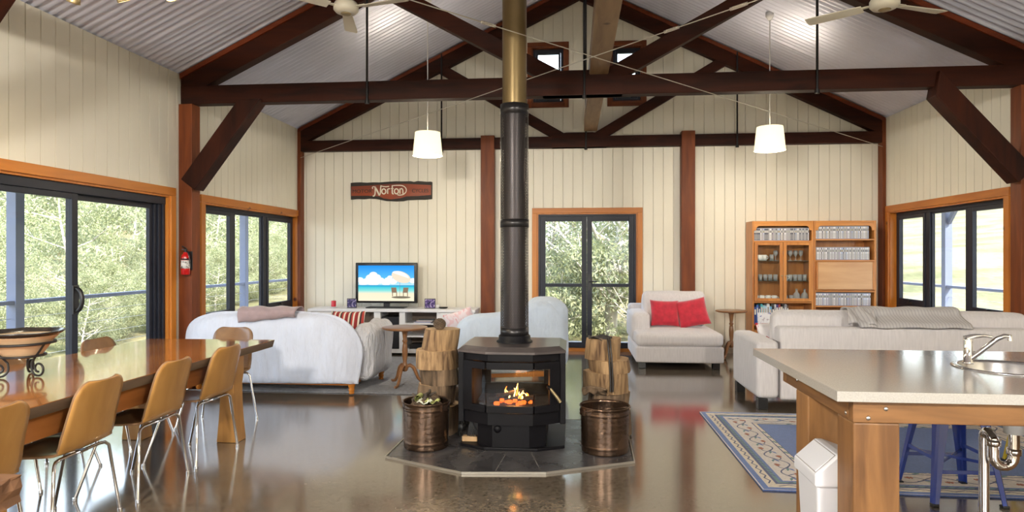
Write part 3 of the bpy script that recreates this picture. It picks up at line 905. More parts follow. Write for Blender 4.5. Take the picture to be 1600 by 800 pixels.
# bark flake, strap and tongs
M['leather'] = mat('dark_leather', (.025, .02, .018), .45, bump=.3, bscale=30)
stp = MB()
stp.grid(lambda u, v: (RX-.17+u*.19, RY-.13+v*.15, .815+.016*math.sin(u*7+v*4)+.012*noise.noise(Vector((u*4, v*4, 2)))), 12, 8, thick=.006)
def strap_pts(dx):
    return [(RX-.02+dx, RY-.11, .822), (RX-.015+dx, RY-.165, .80), (RX-.012+dx, RY-.185, .74), (RX-.005+dx, RY-.20, .66), (RX+dx, RY-.205, .56), (RX+.004+dx, RY-.212, .46), (RX+.002+dx, RY-.215, .40)]
stp.tube(strap_pts(0), .008, 6); stp.tube(strap_pts(.018), .007, 6)
o = stp.build('leather_strap', M['leather']); tag(o, 'dark leather strap draped over the right log pile', 'strap')
bk = MB(); bk.grid(lambda u, v: (RX-.22+u*.19, RY-.215+.03*math.sin(u*3)-.02*v, .375+v*.065*(1-.5*abs(u-.4))+.02*noise.noise(Vector((u*5, v*5, 9)))), 14, 6, thick=.012)
o = bk.build('bark_flake', M['bark2']); tag(o, 'curled strip of bark sticking out of the right log pile', 'bark')
# hearth brush and shovel behind the left bucket
br = thing('hearth_brush', 'small black hearth brush on a pale block by the heater pedestal', 'brush', (-.79, 5.02, HT+.0225))
MB().box(-.07, .05, -.03, .03, .001, .04).build('block', M['endgrain'], br, bevel=.004)
bb = MB()
for k in range(16):
    a = k*.4; bb.tube([(0, 0, .17), (.02*math.cos(a), .015*math.sin(a), .12), (.02+.05*math.cos(a), .03*math.sin(a), .041)], .004, 5)
bb.build('bristles', M['black'], br)
sv = thing('fire_tool_set', 'black fire tools leaning against the left log pile', 'fire tools', (-.915, 5.2, HT))
tb = MB(); tb.tube([(0, 0, .01), (0, 0, .40), (.01, -.01, .43), (.04, -.02, .425)], .009, 7); tb.build('poker', M['iron'], sv)
tb = MB(); tb.tube([(.03, .02, .06), (.03, .02, .36)], .007, 7); tb.lathe([(0, 0), (.04, .004), (.045, .012), (0, .016)], 14, mat=tr(.04, .0, .23) @ rot('Y', 70)); tb.lathe([(0,0),(.03,.01),(.03,.05),(0,.07)], 12, c=(.02, -.01, .05)); tb.build('shovel', M['iron'], sv)

# ---------------------------------------------------------------- dining table, chairs, bowl
TX0, TX1, TY0, TY1, TZ = -3.70, -2.585, 2.35, 5.40, .76
M['table_top'] = wood('polished_table', (.20, .065, .016), (.46, .18, .045), 'y', .12, scale=2.2, ratio=18, bump=.04, coat=.6, knots=True)
M['live_edge'] = wood('live_edge', (.13, .08, .05), (.34, .24, .16), 'y', .6, bump=.6)
tb = thing('dining_table', 'long polished timber slab dining table with thick legs by the sliding door', 'table', ((TX0+TX1)/2, (TY0+TY1)/2, 0))
hw, hl = (TX1-TX0)/2, (TY1-TY0)/2
def edge_pts(ins=0.0):
    p = []
    for i in range(25): 
        y = -hl+2*hl*i/24; p.append((hw-ins+.016*noise.noise(Vector((1.7, y*1.6, 0)))+.006*noise.noise(Vector((4, y*7, 0))), y))
    for i in range(25):
        y = hl-2*hl*i/24; p.append((-hw+ins+.016*noise.noise(Vector((8.7, y*1.6, 0))), y-.03*(i == 0)))
    return p
MB().prism(edge_pts(), TZ-.004, TZ, 'z').build('polished_surface', M['table_top'], tb, fixn=True)
ed = MB(); A = edge_pts(); Bp = edge_pts(.018); nA = len(A)
vs = [(x, y, TZ-.004) for x, y in A] + [(x, y, TZ-.062) for x, y in Bp]
ed.add(vs, [(i, nA+i, nA+(i+1) % nA, (i+1) % nA) for i in range(nA)], 0, True); ed.add(vs[nA:], [tuple(reversed(range(nA)))])
ed.build('slab_edge', M['live_edge'], tb, fixn=True)
M['apron'] = wood('table_apron', (.28, .085, .02), (.46, .17, .045), 'y', .4)
for s in (-1, 1): MB().box(s*(hw-.13)-.022, s*(hw-.13)+.022, -hl+.3, hl-.38, TZ-.205, TZ-.063).build('apron_rail', M['apron'], tb, bevel=.004)
for s in (-1, 1): MB().box(-hw+.155, hw-.155, s*(hl-.42)-.02, s*(hl-.42)+.02, TZ-.205, TZ-.063).build('end_rail', M['apron'], tb, bevel=.004)
M['leg_oak'] = wood('table_leg_timber', (.30, .13, .035), (.52, .27, .08), 'z', .35)
for sx in (-1, 1):
    for sy in (-1, 1):
        mb = MB(); n = 9; cx, cy = sx*(hw-.155), sy*(hl-.42)
        rings = []
        for k in range(n+1):
            q = k/n; z = .001+(TZ-.064-.001)*q
            w = .088-.030*math.sin(min(1, q/.62)*PI*.5)*1 + (.012 if q > .72 else 0)
            rings.append([(cx-w, cy-.07, z), (cx+w, cy-.07, z), (cx+w, cy+.07, z), (cx-w, cy+.07, z)])
        vs = [p for r in rings for p in r]; fs = [(0,3,2,1), tuple(4*n+i for i in range(4))]
        for k in range(n):
            for i in range(4): fs.append((4*k+i, 4*k+(i+1) % 4, 4*k+4+(i+1) % 4, 4*k+4+i))
        mb.add(vs, fs); mb.build('leg', M['leg_oak'], tb, bevel=.006)

# moulded plywood chair, back towards +X (sitter faces -X)
M['birch'] = wood('birch_ply', (.40, .19, .045), (.58, .31, .095), 'z', .33, scale=2.5, ratio=10, bump=.03, coat=.25)
M['ply_shaded'] = wood('shaded_birch_ply', (.16, .078, .03), (.26, .135, .055), 'x', .35, scale=2.5, bump=.03, coat=.2)  # same birch on the sitter's side, darkened in colour to imitate shade
M['ply_edge'] = mat('ply_edge', (.22, .12, .06), .6)
def make_chair(label, loc, rz, group):
    root = thing('dining_chair', label, 'chair', loc, rz, group)
    # profile in XZ: seat front -> bend -> back top
    prof = []
    for i in range(9): q = i/8; prof.append((-.40+.33*q, .452-.012*math.sin(q*PI)-.018*(1-q)**3-.008*q))
    for i in range(1, 8):
        a = math.radians(-90+ 82*i/8); prof.append((-.07+.075*math.cos(a), .444+.075+.075*math.sin(a)-.0))
    x0, z0 = prof[-1]
    for q in (.14,.30,.46,.60,.70,.77,.83,.88,.92,.95,.975,.99,1.0): prof.append((x0+.075*q+.015*q*q, z0+(.82-z0)*q))
    zz_ = [p[1] for p in prof]
    nS = 12
    def hwid(i):
        if i <= 8: return .205 - .03*max(0, 1-i/2.0)**2
        if i <= 16: return .205
        q = (zz_[i]-z0)/(.82-z0); w = .205-.020*q; t_ = zz_[i]-(.82-.085)
        if t_ > 0: w -= .085*(1-math.sqrt(max(0, 1-(t_/.0851)**2)))
        return w
    n = len(prof); m = 12
    def shell(i0, i1, name, mats):
        vs = []; fs = []; mi = []
        T = .011
        for side in (0, 1):
            for i in range(i0, i1+1):
                a = Vector(prof[max(0, i-1)]); b = Vector(prof[min(n-1, i+1)]); d = (b-a).normalized(); nn = Vector((-d.y, d.x))  # towards the sitter
                for j in range(m+1):
                    v = -1+2*j/m
                    cup = .020*v*v if i > 12 else .008*v*v
                    p = Vector(prof[i]) + nn*(cup + (T if side == 0 else 0))
                    vs.append((p.x, v*hwid(i), p.y))
        R = i1-i0+1; o = R*(m+1)
        mb = MB()
        for side in (0, 1):
            ff = []
            for i in range(R-1):
                for j in range(m):
                    q = (i*(m+1)+j, i*(m+1)+j+1, (i+1)*(m+1)+j+1, (i+1)*(m+1)+j)
                    ff.append(q if side == 0 else tuple(o+k for k in reversed(q)))
            mb.add(vs if side == 0 else [], [], 0)
            b = 0
            for f in ff:
                mb.f.append(f); mb.m.append(0 if side == 0 else 1); mb.sm.append(True)
        per = [(i*(m+1), (i+1)*(m+1)) for i in range(R-1)] + [((i+1)*(m+1)+m, i*(m+1)+m) for i in range(R-1)] + [(j+1, j) for j in range(m)] + [((R-1)*(m+1)+j, (R-1)*(m+1)+j+1) for j in range(m)]
        for a, b in per:
            mb.f.append((a, b, b+o, a+o)); mb.m.append(2); mb.sm.append(False)
        ob = mb.build(name, mats, root, fixn=True)
        return ob
    shell(0, 11, 'seat', [M['ply_shaded'], M['birch'], M['ply_edge']])
    shell(11, n-1, 'backrest', [M['ply_shaded'], M['birch'], M['ply_edge']])
    for sy in (-1, 1):
        r = MB(); pts = [(-.06, sy*.02, .428), (-.06, sy*.15, .428), (-.055, sy*.185, .424), (-.048, sy*.205, .405), (-.02, sy*.262, .012)]
        r.tube(pts, .0095, 8); r.tube([(-.0195, sy*.2625, .018), (-.019, sy*.263, .001)], .013, 8); r.build('leg', M['chrome'], root)
        r = MB(); pts = [(-.29, sy*.02, .422), (-.29, sy*.15, .422), (-.295, sy*.185, .418), (-.302, sy*.205, .40), (-.42, sy*.262, .012)]
        r.tube(pts, .0095, 8); r.tube([(-.4205, sy*.2625, .018), (-.421, sy*.263, .001)], .013, 8); r.build('leg', M['chrome'], root)
    MB().box(-.31, -.04, -.03, .03, .425, .436).build('mounting_plate', M['chrome'], root)
    return root
CG = 'plywood dining chairs round the table'
ch0 = make_chair('plywood chair at the table end of the near row, by the thick table leg', (-2.59, 4.555, 0), math.radians(-2), CG)
dup(ch0, (-2.592, 3.93, 0), math.radians(1), 'plywood chair second from the far end of the near row')
dup(ch0, (-2.60, 3.28, 0), math.radians(2), 'plywood chair third from the far end of the near row')
dup(ch0, (-2.59, 2.62, 0), math.radians(-3), 'plywood chair cut off by the left photo edge')
dup(ch0, (-3.745, 4.86, 0), math.radians(180), 'chair with shade-darkened back on the sliding door side of the table')
dup(ch0, (-3.75, 4.02, 0), math.radians(181), 'chair on the sliding door side, hidden behind the iron bowl')
dup(ch0, (-3.13, 5.68, 0), math.radians(90), 'plywood chair at the head of the table before the white sofa')

# bowl on an iron stand
bw = thing('bowl', 'wide cream pottery bowl with dark rim on the dining table', 'bowl', (-3.315, 3.62, TZ))
M['pottery'] = mat('cream_pottery', (.52, .38, .24), .35, var=.2, scale=6, stretch=(.3,.3,4))
M['dark_glaze'] = mat('dark_glaze', (.022, .018, .017), .25, bump=.3, bscale=14)
ZB = .115
MB().lathe([(0, ZB), (.085, ZB), (.105, ZB+.02), (.135, ZB+.065), (.160, ZB+.105), (.188, ZB+.135)], 40).build('bowl_body', M['pottery'], bw)
rim = MB().lathe([(.1865, ZB+.1335), (.212, ZB+.150), (.216, ZB+.158), (.204, ZB+.160), (.182, ZB+.137), (.150, ZB+.104), (.125, ZB+.066), (.095, ZB+.024), (0, ZB+.02)], 48)
rim.v = [(x, y, z+.006*noise.noise(Vector((x*9, y*9, 1)))*(1 if z > ZB+.145 else 0)) for x, y, z in rim.v]
rim.build('dark_rim', M['dark_glaze'], bw)
sd = thing('bowl_stand', 'black wrought iron scroll stand holding the pottery bowl', 'stand', (-3.315, 3.62, TZ))
def ring(r, z): return [(r*math.cos(2*PI*i/40), r*math.sin(2*PI*i/40), z) for i in range(40)]
MB().tube(ring(.116, ZB+.012), .007, 7, closed=True).build('lower_ring', M['iron'], sd)
MB().tube(ring(.166, ZB+.088), .008, 7, closed=True).build('upper_ring', M['iron'], sd)
for k in range(3):
    a = math.radians(-8+120*k); pts = []
    pts += [(.166, ZB+.088), (.13, .158), (.095, .118), (.071, .085)]
    c = (.118, .052)
    for i in range(0, 23):
        t = math.radians(175+ i*21); r = .050*(1-i/34); pts.append((c[0]+r*math.cos(t), c[1]+r*math.sin(t)-.002))
    P3 = [(x*math.cos(a), x*math.sin(a), max(z, .0085)) for x, z in pts]
    MB().tube(P3, .0065, 7).build('scroll_leg', M['iron'], sd)

# live edge bench end in the corner of the frame
sl = thing('slab_bench', 'live edge timber slab end poking into the bottom corner before the chairs', 'bench', (-2.665, 2.10, -.035))
def slab_pts(z):
    p = [(-.75, -.35), (.42, -.35)]
    for i in range(13):
        y = -.35+.50*i/12; p.append((.60+.035*noise.noise(Vector((y*7, z*30, 3)))-.25*(i == 0)*0, y))
    return p + [(-.75, .16)]
vs = []; zs = (.60, .625, .655, .69, .70); K = len(slab_pts(0))
for z in zs: vs += [(x, y, z) for x, y in slab_pts(z)]
fs = [tuple(reversed(range(K))), tuple(range(4*K, 5*K))]
for j in range(4):
    for i in range(K): fs.append((j*K+i, j*K+(i+1) % K, (j+1)*K+(i+1) % K, (j+1)*K+i))
MB().add(vs, fs).build('slab', wood('slab_timber', (.10,.045,.022), (.24,.12,.06), 'x', .5), sl, fixn=True)
for x in (-.6, .2): MB().box(x-.05, x+.05, -.25, .06, .036, .599).build('leg', M['turned_z'], sl, bevel=.006)
# ---------------------------------------------------------------- soft seating
M['cover'] = mat('white_slipcover', (.62, .66, .78), .85, var=.04, scale=5, bump=.55, bscale=7, bstretch=(1.6, 1.6, .55), bdist=.05, sheen=.2)
M['cover2'] = mat('pale_blue_slipcover', (.56, .65, .78), .85, var=.05, scale=5, bump=.6, bscale=7, bstretch=(1.4,1.4,.7), bdist=.05, sheen=.2)
M['cover_side'] = mat('creased_slipcover', (.62, .62, .66), .85, var=.08, scale=7, bump=1.0, bscale=9, bstretch=(2.2, 2.2, .6), bdist=.07, sheen=.2)
M['linen'] = mat('oat_linen', (.66, .63, .64), .9, var=.07, scale=60, stretch=(1,1,.12), bump=.18, bscale=150, bdist=.004, sheen=.2)
M['linen_seam_and_gap_shadow'] = mat('linen_seam_and_gap_shadow', (.30, .28, .28), .9)  # sofa seam; also the imitated gap shadow on the bin lid
M['mauve'] = mat('mauve_throw', (.34, .25, .26), .95, var=.1, scale=12, bump=.4, bscale=30, sheen=.3)
M['blackleg'] = mat('black_leg', (.012, .011, .011), .35)

def outline_body(mb, pts, y0, y1, bulge=.05, mi=0, wob=0.0):
    """soft closed body: an XZ outline carried from y0 to y1 with rounded rims"""
    n = len(pts); D = y1-y0; zmin = min(p[1] for p in pts)
    c = Vector((sum(p[0] for p in pts)/n, zmin+.45*(max(p[1] for p in pts)-zmin)))
    rings = []
    half = ((.80, -bulge), (.55, -bulge*.92), (.35, -bulge*.75), (.20, -bulge*.35), (.13, .0), (.085, .02), (.05, .05), (.02, .095), (.0, .14))
    half = [(k, min(y, D*.45)) for k, y in half]
    for k, y in half+[(k, D-y) for k, y in reversed(half)]:
        rings.append([(p[0]+(c.x-p[0])*k, y0+y, max(zmin, p[1]+(c.y-p[1])*k) if p[1] > zmin+.02 else zmin+(c.y-zmin)*max(0, k-.1)*.9) for p in pts])
    vs = [p for r in rings for p in r]
    if wob: vs = [tuple(Vector(v)+noise.noise_vector(Vector(v)*4)*wob) for v in vs]
    fs = []
    R = len(rings)
    for j in range(R-1):
        for i in range(n): fs.append((j*n+i, j*n+(i+1) % n, (j+1)*n+(i+1) % n, (j+1)*n+i))
    fs += [tuple(reversed(range(n))), tuple(range((R-1)*n, R*n))]
    return mb.add(vs, fs, mi, True)

def smooth_closed(pts, it=2):
    for _ in range(it):
        o = []
        for i in range(len(pts)):
            a, b = pts[i], pts[(i+1) % len(pts)]
            o += [(a[0]*.75+b[0]*.25, a[1]*.75+b[1]*.25), (a[0]*.25+b[0]*.75, a[1]*.25+b[1]*.75)]
        pts = o
    return pts

# slip-covered sofa, back to the viewer
so = thing('sofa', 'long sofa under a white slipcover with its back to the dining table', 'sofa', (-3.215, 7.13, 0))
ox, oy = -3.215, 7.13
bp = [(-.95, .118), (-.955, .118), (-.96, .16), (-1.0, .40), (-1.03, .60), (-.98, .76), (-.80, .855), (-.55, .89), (-.1, .895), (.45, .89), (.68, .85), (.84, .76), (.93, .63), (.98, .48), (.965, .30), (.93, .16), (.925, .118), (.92, .118)]
b = MB(); outline_body(b, smooth_closed(bp, 2), -.46, -.315, .03, wob=.012); b.build('backrest', M['cover'], so)
s = MB(); s.softbox(-.84, .84, -.27, .56, .17, .44, .07, 6, (0, .01, .02), wob=.01); s.build('seat', M['cover'], so)
for k, (x0, x1) in enumerate(((-1.15, -.84), (.83, 1.03))):
    a = MB(); a.softbox(x0, x1, -.07 if k == 0 else -.28, .62, .15 if k == 0 else .13, .70 if k == 0 else .72, .10, 7, (.03, .02, .03), wob=.03, wsc=5)
    a.build('armrest', M['cover_side'], so)
fr = MB(); fr.box(-.86, .88, -.40, .56, .10, .135); fr.build('base_rail', M['trim_x'], so, bevel=.004)
TURN = [(.0, .0), (.026, 0), (.030, .008), (.024, .022), (.030, .035), (.034, .045), (.026, .060), (.036, .078), (.040, .105)]
for x, y in ((-.86, -.40), (.86, -.40), (-.84, .56), (.93, .44)):
    MB().lathe([(r, z+.001+(.012 if y > -9 else 0)) for r, z in TURN], 14, c=(x, y, 0)).build('leg', M['trim_z'], so)
# throw over the sofa back
def throw_mesh(x0, x1, fy, prof, nu, nv, seed, amp=.012, thick=.012, slant=None):
    """prof: list of (y,z) across the back; x along it"""
    def fn(u, v):
        k = v*(len(prof)-1); i = min(int(k), len(prof)-2); f_ = k-i
        y = prof[i][0]*(1-f_)+prof[i+1][0]*f_; z = prof[i][1]*(1-f_)+prof[i+1][1]*f_
        x = x0+(x1-x0)*u
        w = noise.noise(Vector((x*5+seed, v*3, seed)))*amp + .6*amp*math.sin(u*17+v*5)
        sl_ = slant(u, v) if slant else (0, 0, 0)
        return (x+sl_[0], y-abs(w)*.6+sl_[1], z+w*.5+sl_[2])
    mb = MB(); mb.grid(fn, nu, nv, thick=-thick); return mb
th = throw_mesh(-3.565, -2.93, 0, [(6.625, .775), (6.615, .84), (6.625, .90), (6.67, .925), (6.73, .93), (6.80, .925), (6.845, .90), (6.86, .84)], 30, 14, 3, amp=.02, slant=lambda u, v: (.0, 0, .07*u if v < .12 else (.035*u if v < .25 else 0)))
o = th.build('throw_blanket', M['mauve']); tag(o, 'folded mauve throw lying over the white sofa back', 'throw')
# cushions on it
def striped(name, cols, freq, axis=0):
    m, t, b_, out = nt(name)
    tc = t.nodes.new('ShaderNodeTexCoord'); sx = t.nodes.new('ShaderNodeSeparateXYZ'); t.links.new(tc.outputs['Object'], sx.inputs[0])
    ml = t.nodes.new('ShaderNodeMath'); ml.operation = 'MULTIPLY'; ml.inputs[1].default_value = freq; t.links.new(sx.outputs[axis], ml.inputs[0])
    ad = t.nodes.new('ShaderNodeMath'); ad.operation = 'ADD'; ad.inputs[1].default_value = 50; t.links.new(ml.outputs[0], ad.inputs[0])
    fr_ = t.nodes.new('ShaderNodeMath'); fr_.operation = 'FRACT'; t.links.new(ad.outputs[0], fr_.inputs[0])
    r = ramp(t, fr_.outputs[0], [(i/len(cols), c) for i, c in enumerate(cols)]); r.color_ramp.interpolation = 'CONSTANT'
    t.links.new(r.outputs[0], b_.inputs['Base Color']); b_.inputs['Roughness'].default_value = .9
    return m
M['stripe'] = striped('striped_cotton', [(.25,.02,.02), (.70,.62,.50), (.06,.03,.03), (.45,.05,.04), (.72,.66,.55), (.30,.03,.03)], 9)
def blotch(name, base, spot, scale, lo=.52, hi=.56, spot2=None):
    m, t, b_, out = nt(name)
    n = noise_node(t, scale, (1,1,1), 2, 1.2)
    st_ = [(0, base), (lo, base), (hi, spot)]
    if spot2: st_ = [(0, spot2), (.36, spot2), (.40, base), (lo, base), (hi, spot)]
    r = ramp(t, n.outputs['Fac'], st_); t.links.new(r.outputs[0], b_.inputs['Base Color']); b_.inputs['Roughness'].default_value = .9
    return m
M['floral'] = blotch('red_floral_cotton', (.80,.77,.78), (.55,.03,.05), 9, .53, .56)
M['pinkfloral'] = blotch('pink_floral_cotton', (.80,.70,.74), (.72,.30,.34), 8, .54, .62, (.78,.55,.58))
M['red'] = mat('red_velvet', (.50, .012, .035), .8, var=.2, scale=14, bump=.2, bscale=50, sheen=.5)
def cushion(label, loc, size, R, m, piping=None):
    root = thing('cushion', label, 'cushion', loc)
    MB().pillow(size[0], size[1], size[2], R).build('cushion_body', m, root)
    return root
cushion('red and cream striped cushion on the white sofa', (-2.60, 7.28, .655), (.40, .40, .13), rot('Z', 5) @ rot('X', 72), M['stripe'])

# slip-covered armchair behind the heater, facing left
ac = thing('armchair', 'armchair under a pale blue slipcover behind the wood heater', 'armchair', (-.80, 7.75, 0), math.radians(12))
side = [(-.66, .15), (-.66, .40), (-.64, .60), (-.56, .76), (-.42, .82), (-.16, .83), (.12, .87), (.30, .96), (.46, .985), (.60, .90), (.68, .74), (.70, .5), (.66, .15)]
lowside = [(-.66, .15), (-.66, .40), (-.64, .58), (-.56, .66), (-.42, .69), (-.16, .70), (.12, .72), (.36, .74), (.50, .74), (.55, .5), (.55, .15)]
a = MB(); outline_body(a, smooth_closed(side, 2), -.43, -.20, .02, wob=.012); a.build('armrest', M['cover2'], ac)
a = MB(); outline_body(a, smooth_closed(lowside, 2), .20, .43, .02, wob=.012); a.build('armrest', M['cover2'], ac)
a = MB(); a.softbox(.28, .70, -.40, .40, .16, .97, .13, 6, (.03, 0, .02), wob=.015); a.build('backrest', M['cover2'], ac)
a = MB(); a.softbox(-.60, .34, -.22, .22, .18, .45, .07, 6, (.02, 0, .03), wob=.01); a.build('seat', M['cover2'], ac)
fr = MB(); fr.box(-.62, .64, -.40, -.35, .10, .16); fr.box(-.62, .64, .35, .40, .10, .16); fr.box(-.64, -.60, -.40, .40, .10, .16); fr.box(.60, .64, -.40, .40, .10, .16)
fr.build('base_rail', M['trim_x'], ac, bevel=.004)
for x, y in ((-.60, -.37), (.60, -.37), (-.60, .37), (.60, .37)): MB().box(x-.03, x+.03, y-.03, y+.03, .0008, .13).build('leg', M['trim_z'], ac, bevel=.004)
cushion('pink floral cushion at the front of the pale blue armchair', (-1.34, 7.75, .655), (.36, .36, .12), rot('Z', 20) @ rot('Y', -18) @ rot('X', 78), M['pinkfloral'])

# chaise with two red cushions
cx0, cx1, cy0, cy1 = .83, 1.965, 8.62, 9.985
chz = thing('chaise', 'pale linen chaise longue against the back wall beside the glass door', 'chaise', ((cx0+cx1)/2, (cy0+cy1)/2, 0))
W, Dp = (cx1-cx0)/2, (cy1-cy0)/2
MB().softbox(-W, W, -Dp, Dp-.08, .085, .30, .03, 5).build('base', M['linen'], chz)
MB().softbox(-W+.005, W-.005, -Dp-.01, Dp-.20, .302, .475, .055, 6, (.0, .012, .03)).build('seat_cushion', M['linen'], chz)
MB().softbox(-W-.015, -W+.235, -Dp+.42, Dp-.05, .30, .70, .055, 5, (.01, .02, .02)).build('armrest', M['linen'], chz)
MB().softbox(-W, W-.08, Dp-.28, Dp-.02, .30, .78, .05, 5).build('backrest', M['linen'], chz)
MB().softbox(-.38, .50, -.13, .13, -.24, .25, .06, 6, (.01, .03, .012), mat=tr(-.0, Dp-.40, .715) @ rot('X', -12), wob=.012, wsc=6).build('back_cushion', M['linen'], chz)
for x, y in ((-W+.09, -Dp+.09), (W-.09, -Dp+.09), (-W+.09, Dp-.2), (W-.09, Dp-.2)): MB().box(x-.045, x+.045, y-.045, y+.045, .001, .084).build('leg', M['blackleg'], chz, bevel=.004)
cushion('red cushion on the chaise nearer the armrest', (1.285, 9.20, .69), (.40, .38, .13), rot('Z', 4) @ rot('X', 66) @ rot('Z', -2), M['red'])
cushion('tilted red cushion on the chaise nearer the wooden side table', (1.66, 9.18, .70), (.42, .40, .13), rot('Z', -6) @ rot('X', 66) @ rot('Z', 12), M['red'])

# linen sofa, back to the kitchen bench
sx0, sx1, sy0, sy1 = 1.775, 4.40, 6.43, 7.40
ls = thing('sofa', 'long oat linen sofa with its back to the kitchen bench', 'sofa', ((sx0+sx1)/2, (sy0+sy1)/2, 0))
W, Dp = (sx1-sx0)/2, (sy1-sy0)/2
MB().softbox(-W, -W+.21, -Dp+.005, Dp, .11, .665, .045, 5, (.0, 0, .015)).build('armrest', M['linen'], ls)
MB().softbox(W-.21, W, -Dp+.46, Dp, .11, .665, .045, 5, (.0, 0, .015)).build('armrest', M['linen'], ls)
MB().softbox(-W+.212, W, -Dp, -Dp+.20, .10, .80, .03, 6, (0, 0, .0)).build('backrest', M['linen'], ls)
MB().softbox(-W+.212, W-.212, -Dp+.201, Dp-.01, .11, .30, .03, 5).build('base', M['linen'], ls)
cw = (2*W-.424)/2
for k in range(2):
    x0 = -W+.212+k*cw
    MB().softbox(x0+.004, x0+cw-.004, -Dp+.34, Dp, .302, .46, .05, 6, (0, .01, .02)).build('seat_cushion', M['linen'], ls)
for x0, x1 in ((-W+.225, -W+1.99-.225), (-W+1.995-.225, W-.02)):
    MB().softbox(x0, x1, -Dp+.21, -Dp+.42, .463, .935, .07, 6, (.01, .02, .012), wob=.008).build('back_cushion', M['linen'], ls)
for x, y in ((-W+.06, -Dp+.06), (-W+.06, Dp-.08), (W-.06, -Dp+.06), (W-.06, Dp-.08)): MB().box(x-.045, x+.045, y-.045, y+.045, .001, .109).build('leg', M['blackleg'], ls, bevel=.004)
MB().box(-W+.2105, -W+.2115, -Dp-.001, -Dp+.22, .12, .66).build('seam', M['linen_seam_and_gap_shadow'], ls)
cushion('white cushion with red flowers behind the linen sofa arm', (2.12, 7.09, .62), (.36, .36, .12), rot('Z', 35) @ rot('X', 62), M['floral'])
M['knit'] = striped('ribbed_throw', [(.52,.50,.50), (.42,.40,.41), (.54,.52,.52)], 34, 0)
th = throw_mesh(2.72, 3.72, 0, [(6.415, .805), (6.44, .84), (6.52, .862), (6.60, .90), (6.64, .955), (6.74, .97), (6.86, .955), (6.895, .90)], 44, 16, 8, amp=.016, thick=.016)
th.grid(lambda u, v: (2.62+.26*u+.06*v, 6.425+.22*v-.02*math.sin(u*9), .835+.135*v**.7+.025*math.sin(u*10+v*3)-.02*u+.012*noise.noise(Vector((u*5, v*5, 4)))), 16, 12, thick=-.014)
o = th.build('throw_blanket', M['knit']); tag(o, 'grey ribbed throw bunched over the linen sofa back', 'throw')

# pedestal tables
def pedestal(label, loc, rz, r, h):
    root = thing('side_table', label, 'side table', loc, rz, 'turned pedestal tables')
    MB().lathe([(0, h-.028), (r*.9, h-.028), (r*.97, h-.022), (r, h-.012), (r*.985, h-.002), (r*.96, h), (0, h)], 40).build('table_top', M['turned_x'], root)
    MB().lathe([(.0,.155), (.022,.155), (.034,.17), (.040,.20), (.030,.235), (.021,.265), (.030,.33), (.033,.40), (.026,.46), (.020,.485), (.030,.495), (.030,.51), (.021,.52), (.026,.56), (.034,h-.06), (.05,h-.029), (0, h-.029)], 18).build('column', M['turned_z'], root)
    for k in range(3):
        a = 2*PI*k/3; mb = MB()
        P = [(.022, .21), (.06, .225), (.10, .195), (.125, .14), (.15, .075), (.19, .03), (.235, .018), (.262, .022)]
        mb.tube([(x*math.cos(a), x*math.sin(a), z) for x, z in P], [.022, .022, .022, .020, .018, .018, .017, .012], 8)
        mb.build('foot', M['turned_z'], root)
    return root
pedestal('round wooden pedestal table between white sofa and left log pile', (-1.91, 7.25, .013), .35, .26, .665)
pedestal('round wooden pedestal table between chaise and bookcase', (2.30, 9.66, 0), 1.9, .225, .70)

# rugs
M['grey_rug'] = mat('grey_pile_rug', (.20, .20, .215), .95, var=.25, scale=30, bump=.7, bscale=90, sheen=.2)
rg = MB().softbox(-4.1, -1.52, 6.80, 9.30, .0005, .013, .005, 10).build('rug', M['grey_rug']); tag(rg, 'grey woven rug under the white slipcovered sofa', 'rug')
for r_, nm in ():
    pass
blue, navy, creamc, teal, rust, ln_ = (.085,.16,.42), (.03,.05,.17), (.72,.63,.50), (.10,.22,.22), (.40,.11,.04), (.05,.06,.15)
def rugmat(n, c): return mat(n, c, .95, var=.14, scale=60, bump=.5, bscale=160, sheen=.2)
RM = [rugmat('rug_blue', blue), rugmat('rug_navy', navy), rugmat('rug_cream', creamc), rugmat('rug_teal', teal), rugmat('rug_rust', rust), rugmat('rug_line', ln_), rugmat('rug_pale', (.70,.63,.58))]
rx0, rx1, ry0, ry1 = 1.20, 3.85, 4.22, 6.28
rr = thing('rug', 'blue bordered rug with vine pattern beside the kitchen bench', 'rug', ((rx0+rx1)/2, (ry0+ry1)/2, 0))
A, B_ = (rx1-rx0)/2, (ry1-ry0)/2
MB().softbox(-A, A, -B_, B_, .0005, .010, .004, 8).build('pile', RM[0], rr)
pt = MB()
def frame(i0, i1, z, mi):
    a0, b0, a1, b1 = A-i0, B_-i0, A-i1, B_-i1
    vs = [(-a0,-b0,z),(a0,-b0,z),(a0,b0,z),(-a0,b0,z),(-a1,-b1,z),(a1,-b1,z),(a1,b1,z),(-a1,b1,z)]
    pt.add(vs, [(i, (i+1) % 4, 4+(i+1) % 4, 4+i) for i in range(4)], mi)
Z = .0104; RS = .665
frame(.0*RS, .012*RS, Z, 6); frame(.07*RS, .078*RS, Z, 6); frame(.078*RS, .17*RS, Z, 2); frame(.17*RS, .20*RS, Z, 1); frame(.20*RS, .235*RS, Z, 3); frame(.235*RS, .265*RS, Z, 0); frame(.265*RS, .565*RS, Z, 6); frame(.565*RS, .58*RS, Z, 1); frame(.58*RS, .62*RS, Z, 2); frame(.62*RS, .632*RS, Z, 1)
def side_iter():
    # runs along each side: maps (s along, t inwards) to rug coordinates
    yield lambda s, t: (-A+t*RS, -s), 2*B_
    yield lambda s, t: (A-t*RS, s), 2*B_
    yield lambda s, t: (s, -B_+t*RS), 2*A
    yield lambda s, t: (-s, B_-t*RS), 2*A
Z2 = .0110
